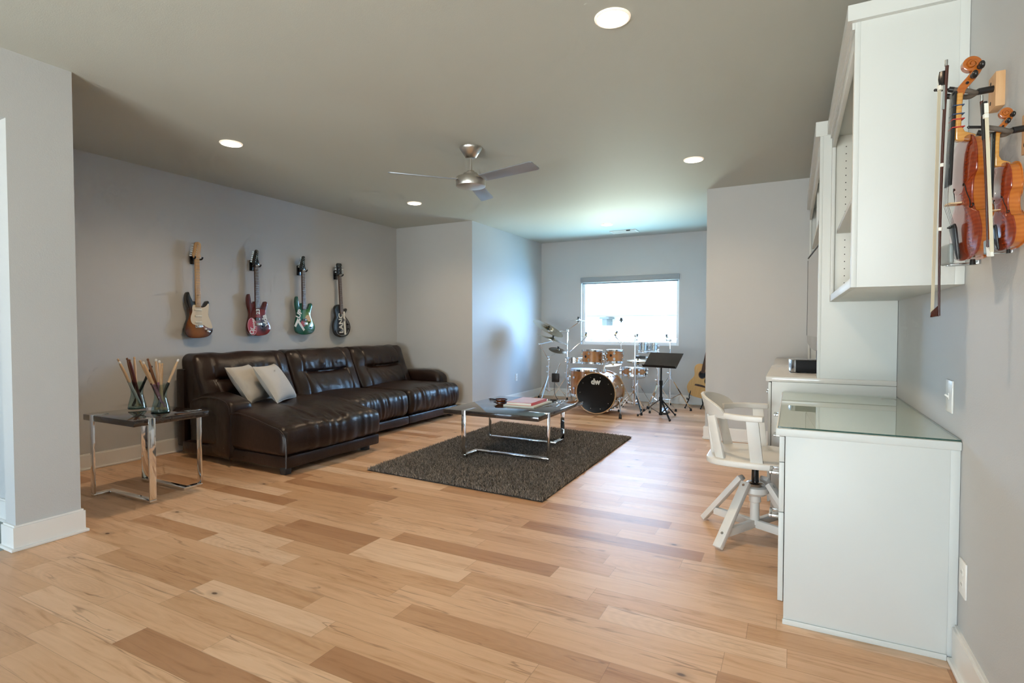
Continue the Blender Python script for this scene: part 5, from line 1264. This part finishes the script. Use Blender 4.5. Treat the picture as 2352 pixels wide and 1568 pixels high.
# ------------------------------------------------------------------ hall picture at the left edge
fp = thing('framed_picture', 'framed landscape picture on the hall wall, just a sliver at the left edge', 'picture', (-4.80, 1.50, 1.45))
M['art'] = burst('landscape_art', [(0, (.55, .45, .30)), (.4, (.10, .22, .12)), (.8, (.35, .55, .62)), (1.2, (.5, .65, .7))], 0, -.2, .5, .4)
B().box(-5.25, -4.42, 1.472, 1.499, 1.20, 1.72, .004).build('frame', M['black_plastic'], fp); bx('canvas', M['art'], fp, -5.22, -4.45, 1.468, 1.474, 1.23, 1.69, 0)

# ------------------------------------------------------------------ outdoors beyond the alcove window
M['render_w'] = P('white_siding', (.80, .81, .82), .8); M['eave'] = P('grey_eave', (.20, .22, .22), .8); M['lawn'] = P('lawn', (.45, .50, .38), .95, var=.2, bscale=3)
g = B().box(-40, 40, 9.5, 60, -3.06, -3.0).build('outside_ground', M['lawn']); g['kind'] = 'structure'
ho = thing('neighbour_house', 'pale house across the garden seen blown out through the alcove window', 'house', (-6, 30, -3))
B().box(-16, 4, 28, 34, -3, 1.745).build('wall', M['render_w'], ho)
B().prism([(27.2, 1.74), (34.8, 1.74), (31, 2.5)], -16.6, 4.6, Matrix(((0, 0, 1, 0), (1, 0, 0, 0), (0, 1, 0, 0), (0, 0, 0, 1)))).build('roof', M['render_w'], ho)
B().box(-16.6, 4.6, 27.05, 27.2, 1.75, 1.79).build('gutter', M['eave'], ho)
B().box(-8.77, -8.53, 27.0, 28, 1.28, 1.62).box(-8.90, -8.42, 26.95, 28, 1.62, 1.70).build('window_hood', M['eave'], ho)
pf = thing('patio_rail', 'grey patio rail low outside the alcove window', 'rail', (-2.6, 14, 0))
B().box(-3.9, -2.4, 14, 14.05, .945, .960).box(-4.9, -4.3, 14, 14.05, .86, .875).build('top_rail', M['eave'], pf)
for x, hz in ((-4.85, .86), (-4.36, .86), (-3.85, .945), (-3.0, .945), (-2.45, .945)): bx('post', M['eave'], pf, x-.03, x+.03, 14, 14.05, -3, hz, 0)

# ------------------------------------------------------------------ light
w = bpy.data.worlds.new('sky'); SC.world = w; w.use_nodes = True; t = w.node_tree; bg = t.nodes['Background']
tc = t.nodes.new('ShaderNodeTexCoord'); sp = t.nodes.new('ShaderNodeSeparateXYZ'); lk(t, tc.outputs['Generated'], sp.inputs[0])
z01 = mathn(t, 'ADD', mathn(t, 'MULTIPLY', sp.outputs[2], .5), .5)
lk(t, ramp(t, z01, [(0, (.86, .89, .85)), (.44, (.95, .97, .94)), (.50, (.62, .82, 1.0)), (.60, (.48, .70, .98)), (1, (.30, .46, .8))]), bg.inputs[0])
lk(t, mathn(t, 'ADD', 6., mathn(t, 'MULTIPLY', mathn(t, 'MAXIMUM', sp.outputs[1], 0.), 17.)), bg.inputs[1])
def area(name, loc, rot, sx, sy, power, col, spread=180, portal=False):
    d = bpy.data.lights.new(name, 'AREA'); d.shape = 'RECTANGLE'; d.size = sx; d.size_y = sy; d.energy = power; d.color = col; d.spread = radians(spread)
    if portal: d.cycles.is_portal = True
    o = bpy.data.objects.new(name, d); COL.objects.link(o); o.location = loc; o.rotation_euler = rot
    return o
area('portal_alcove', ((wx0+wx1)/2, YA+.135, (wz0+wz1)/2), (radians(-90), 0, 0), wx1-wx0, wz1-wz0, 1, (1, 1, 1), portal=True)
area('portal_patio', (-1.35, YB-.06, 1.075), (radians(90), 0, 0), 2.8, 2.15, 1, (1, 1, 1), portal=True)
area('portal_hall', (-5.4, YB-.06, 1.075), (radians(90), 0, 0), 2.4, 2.15, 1, (1, 1, 1), portal=True)

area('patio_fill_lamp', (-2.4, 10.4, -.9), (radians(-125), 0, 0), 5., 1.6, 420, (.36, .78, 1.))  # added lamp below the sill outside, throws blue light up onto the ceiling
def aim(name, loc, to, sx, sy, power, col):
    o = area(name, loc, (0, 0, 0), sx, sy, power, col); d = Vector(to)-Vector(loc); o.rotation_euler = d.to_track_quat('-Z', 'Z').to_euler()
aim('east_fill_lamp', (.9, 11.6, 1.9), (-2.4, 8.7, 1.4), 4.6, 3.8, 1050, (.16, .50, 1.))  # unseen lamp added outside to light the alcove's left wall blue
aim('west_fill_lamp', (-6.2, 11.6, 2.2), (-2.4, 8.7, 1.4), 3., 3.2, 1300, (.26, .60, 1.))  # unseen lamp added on the opposite side, blue light for the right wall
aim('lawn_fill_lamp', (-2.4, 13.4, -1.1), (-2.4, 8.7, 1.5), 6., 2.6, 950, (.90, 1., .80))  # lamp added low outside, brightens the ceiling as sunlit lawn would
area('terrace_fill_lamp', (-1.35, -5.4, .25), (radians(125), 0, 0), 5., 2., 600, (.97, 1., .95))  # lamp added beyond the rear glazing to lift the ceiling
# ------------------------------------------------------------------ camera and output settings
cd = bpy.data.cameras.new('camera'); cam = bpy.data.objects.new('camera', cd); COL.objects.link(cam)
cd.sensor_width = 36; cd.lens = 1240.9/2352*36; cd.clip_start = .02; cd.clip_end = 200
yaw, pit = radians(-27.468), radians(-1.543)
f = Vector((sin(yaw)*cos(pit), cos(yaw)*cos(pit), sin(pit))); r = Vector((cos(yaw), -sin(yaw), 0)); u = r.cross(f)
cam.matrix_world = Matrix.Translation((0, 0, 1.2)) @ Matrix((r, u, -f)).transposed().to_4x4()
SC.camera = cam
SC.view_settings.view_transform = 'Standard'; SC.view_settings.look = 'None'; SC.view_settings.exposure = .24; SC.view_settings.gamma = 1.02
cy = SC.cycles
cy.use_denoising = True
try: cy.denoiser = 'OPENIMAGEDENOISE'
except Exception: pass
cy.use_adaptive_sampling = True; cy.adaptive_threshold = .11; cy.adaptive_min_samples = 14
cy.max_bounces = 8; cy.diffuse_bounces = 4; cy.glossy_bounces = 4; cy.transmission_bounces = 8; cy.transparent_max_bounces = 12
cy.sample_clamp_indirect = 6.; cy.caustics_reflective = False; cy.caustics_refractive = False
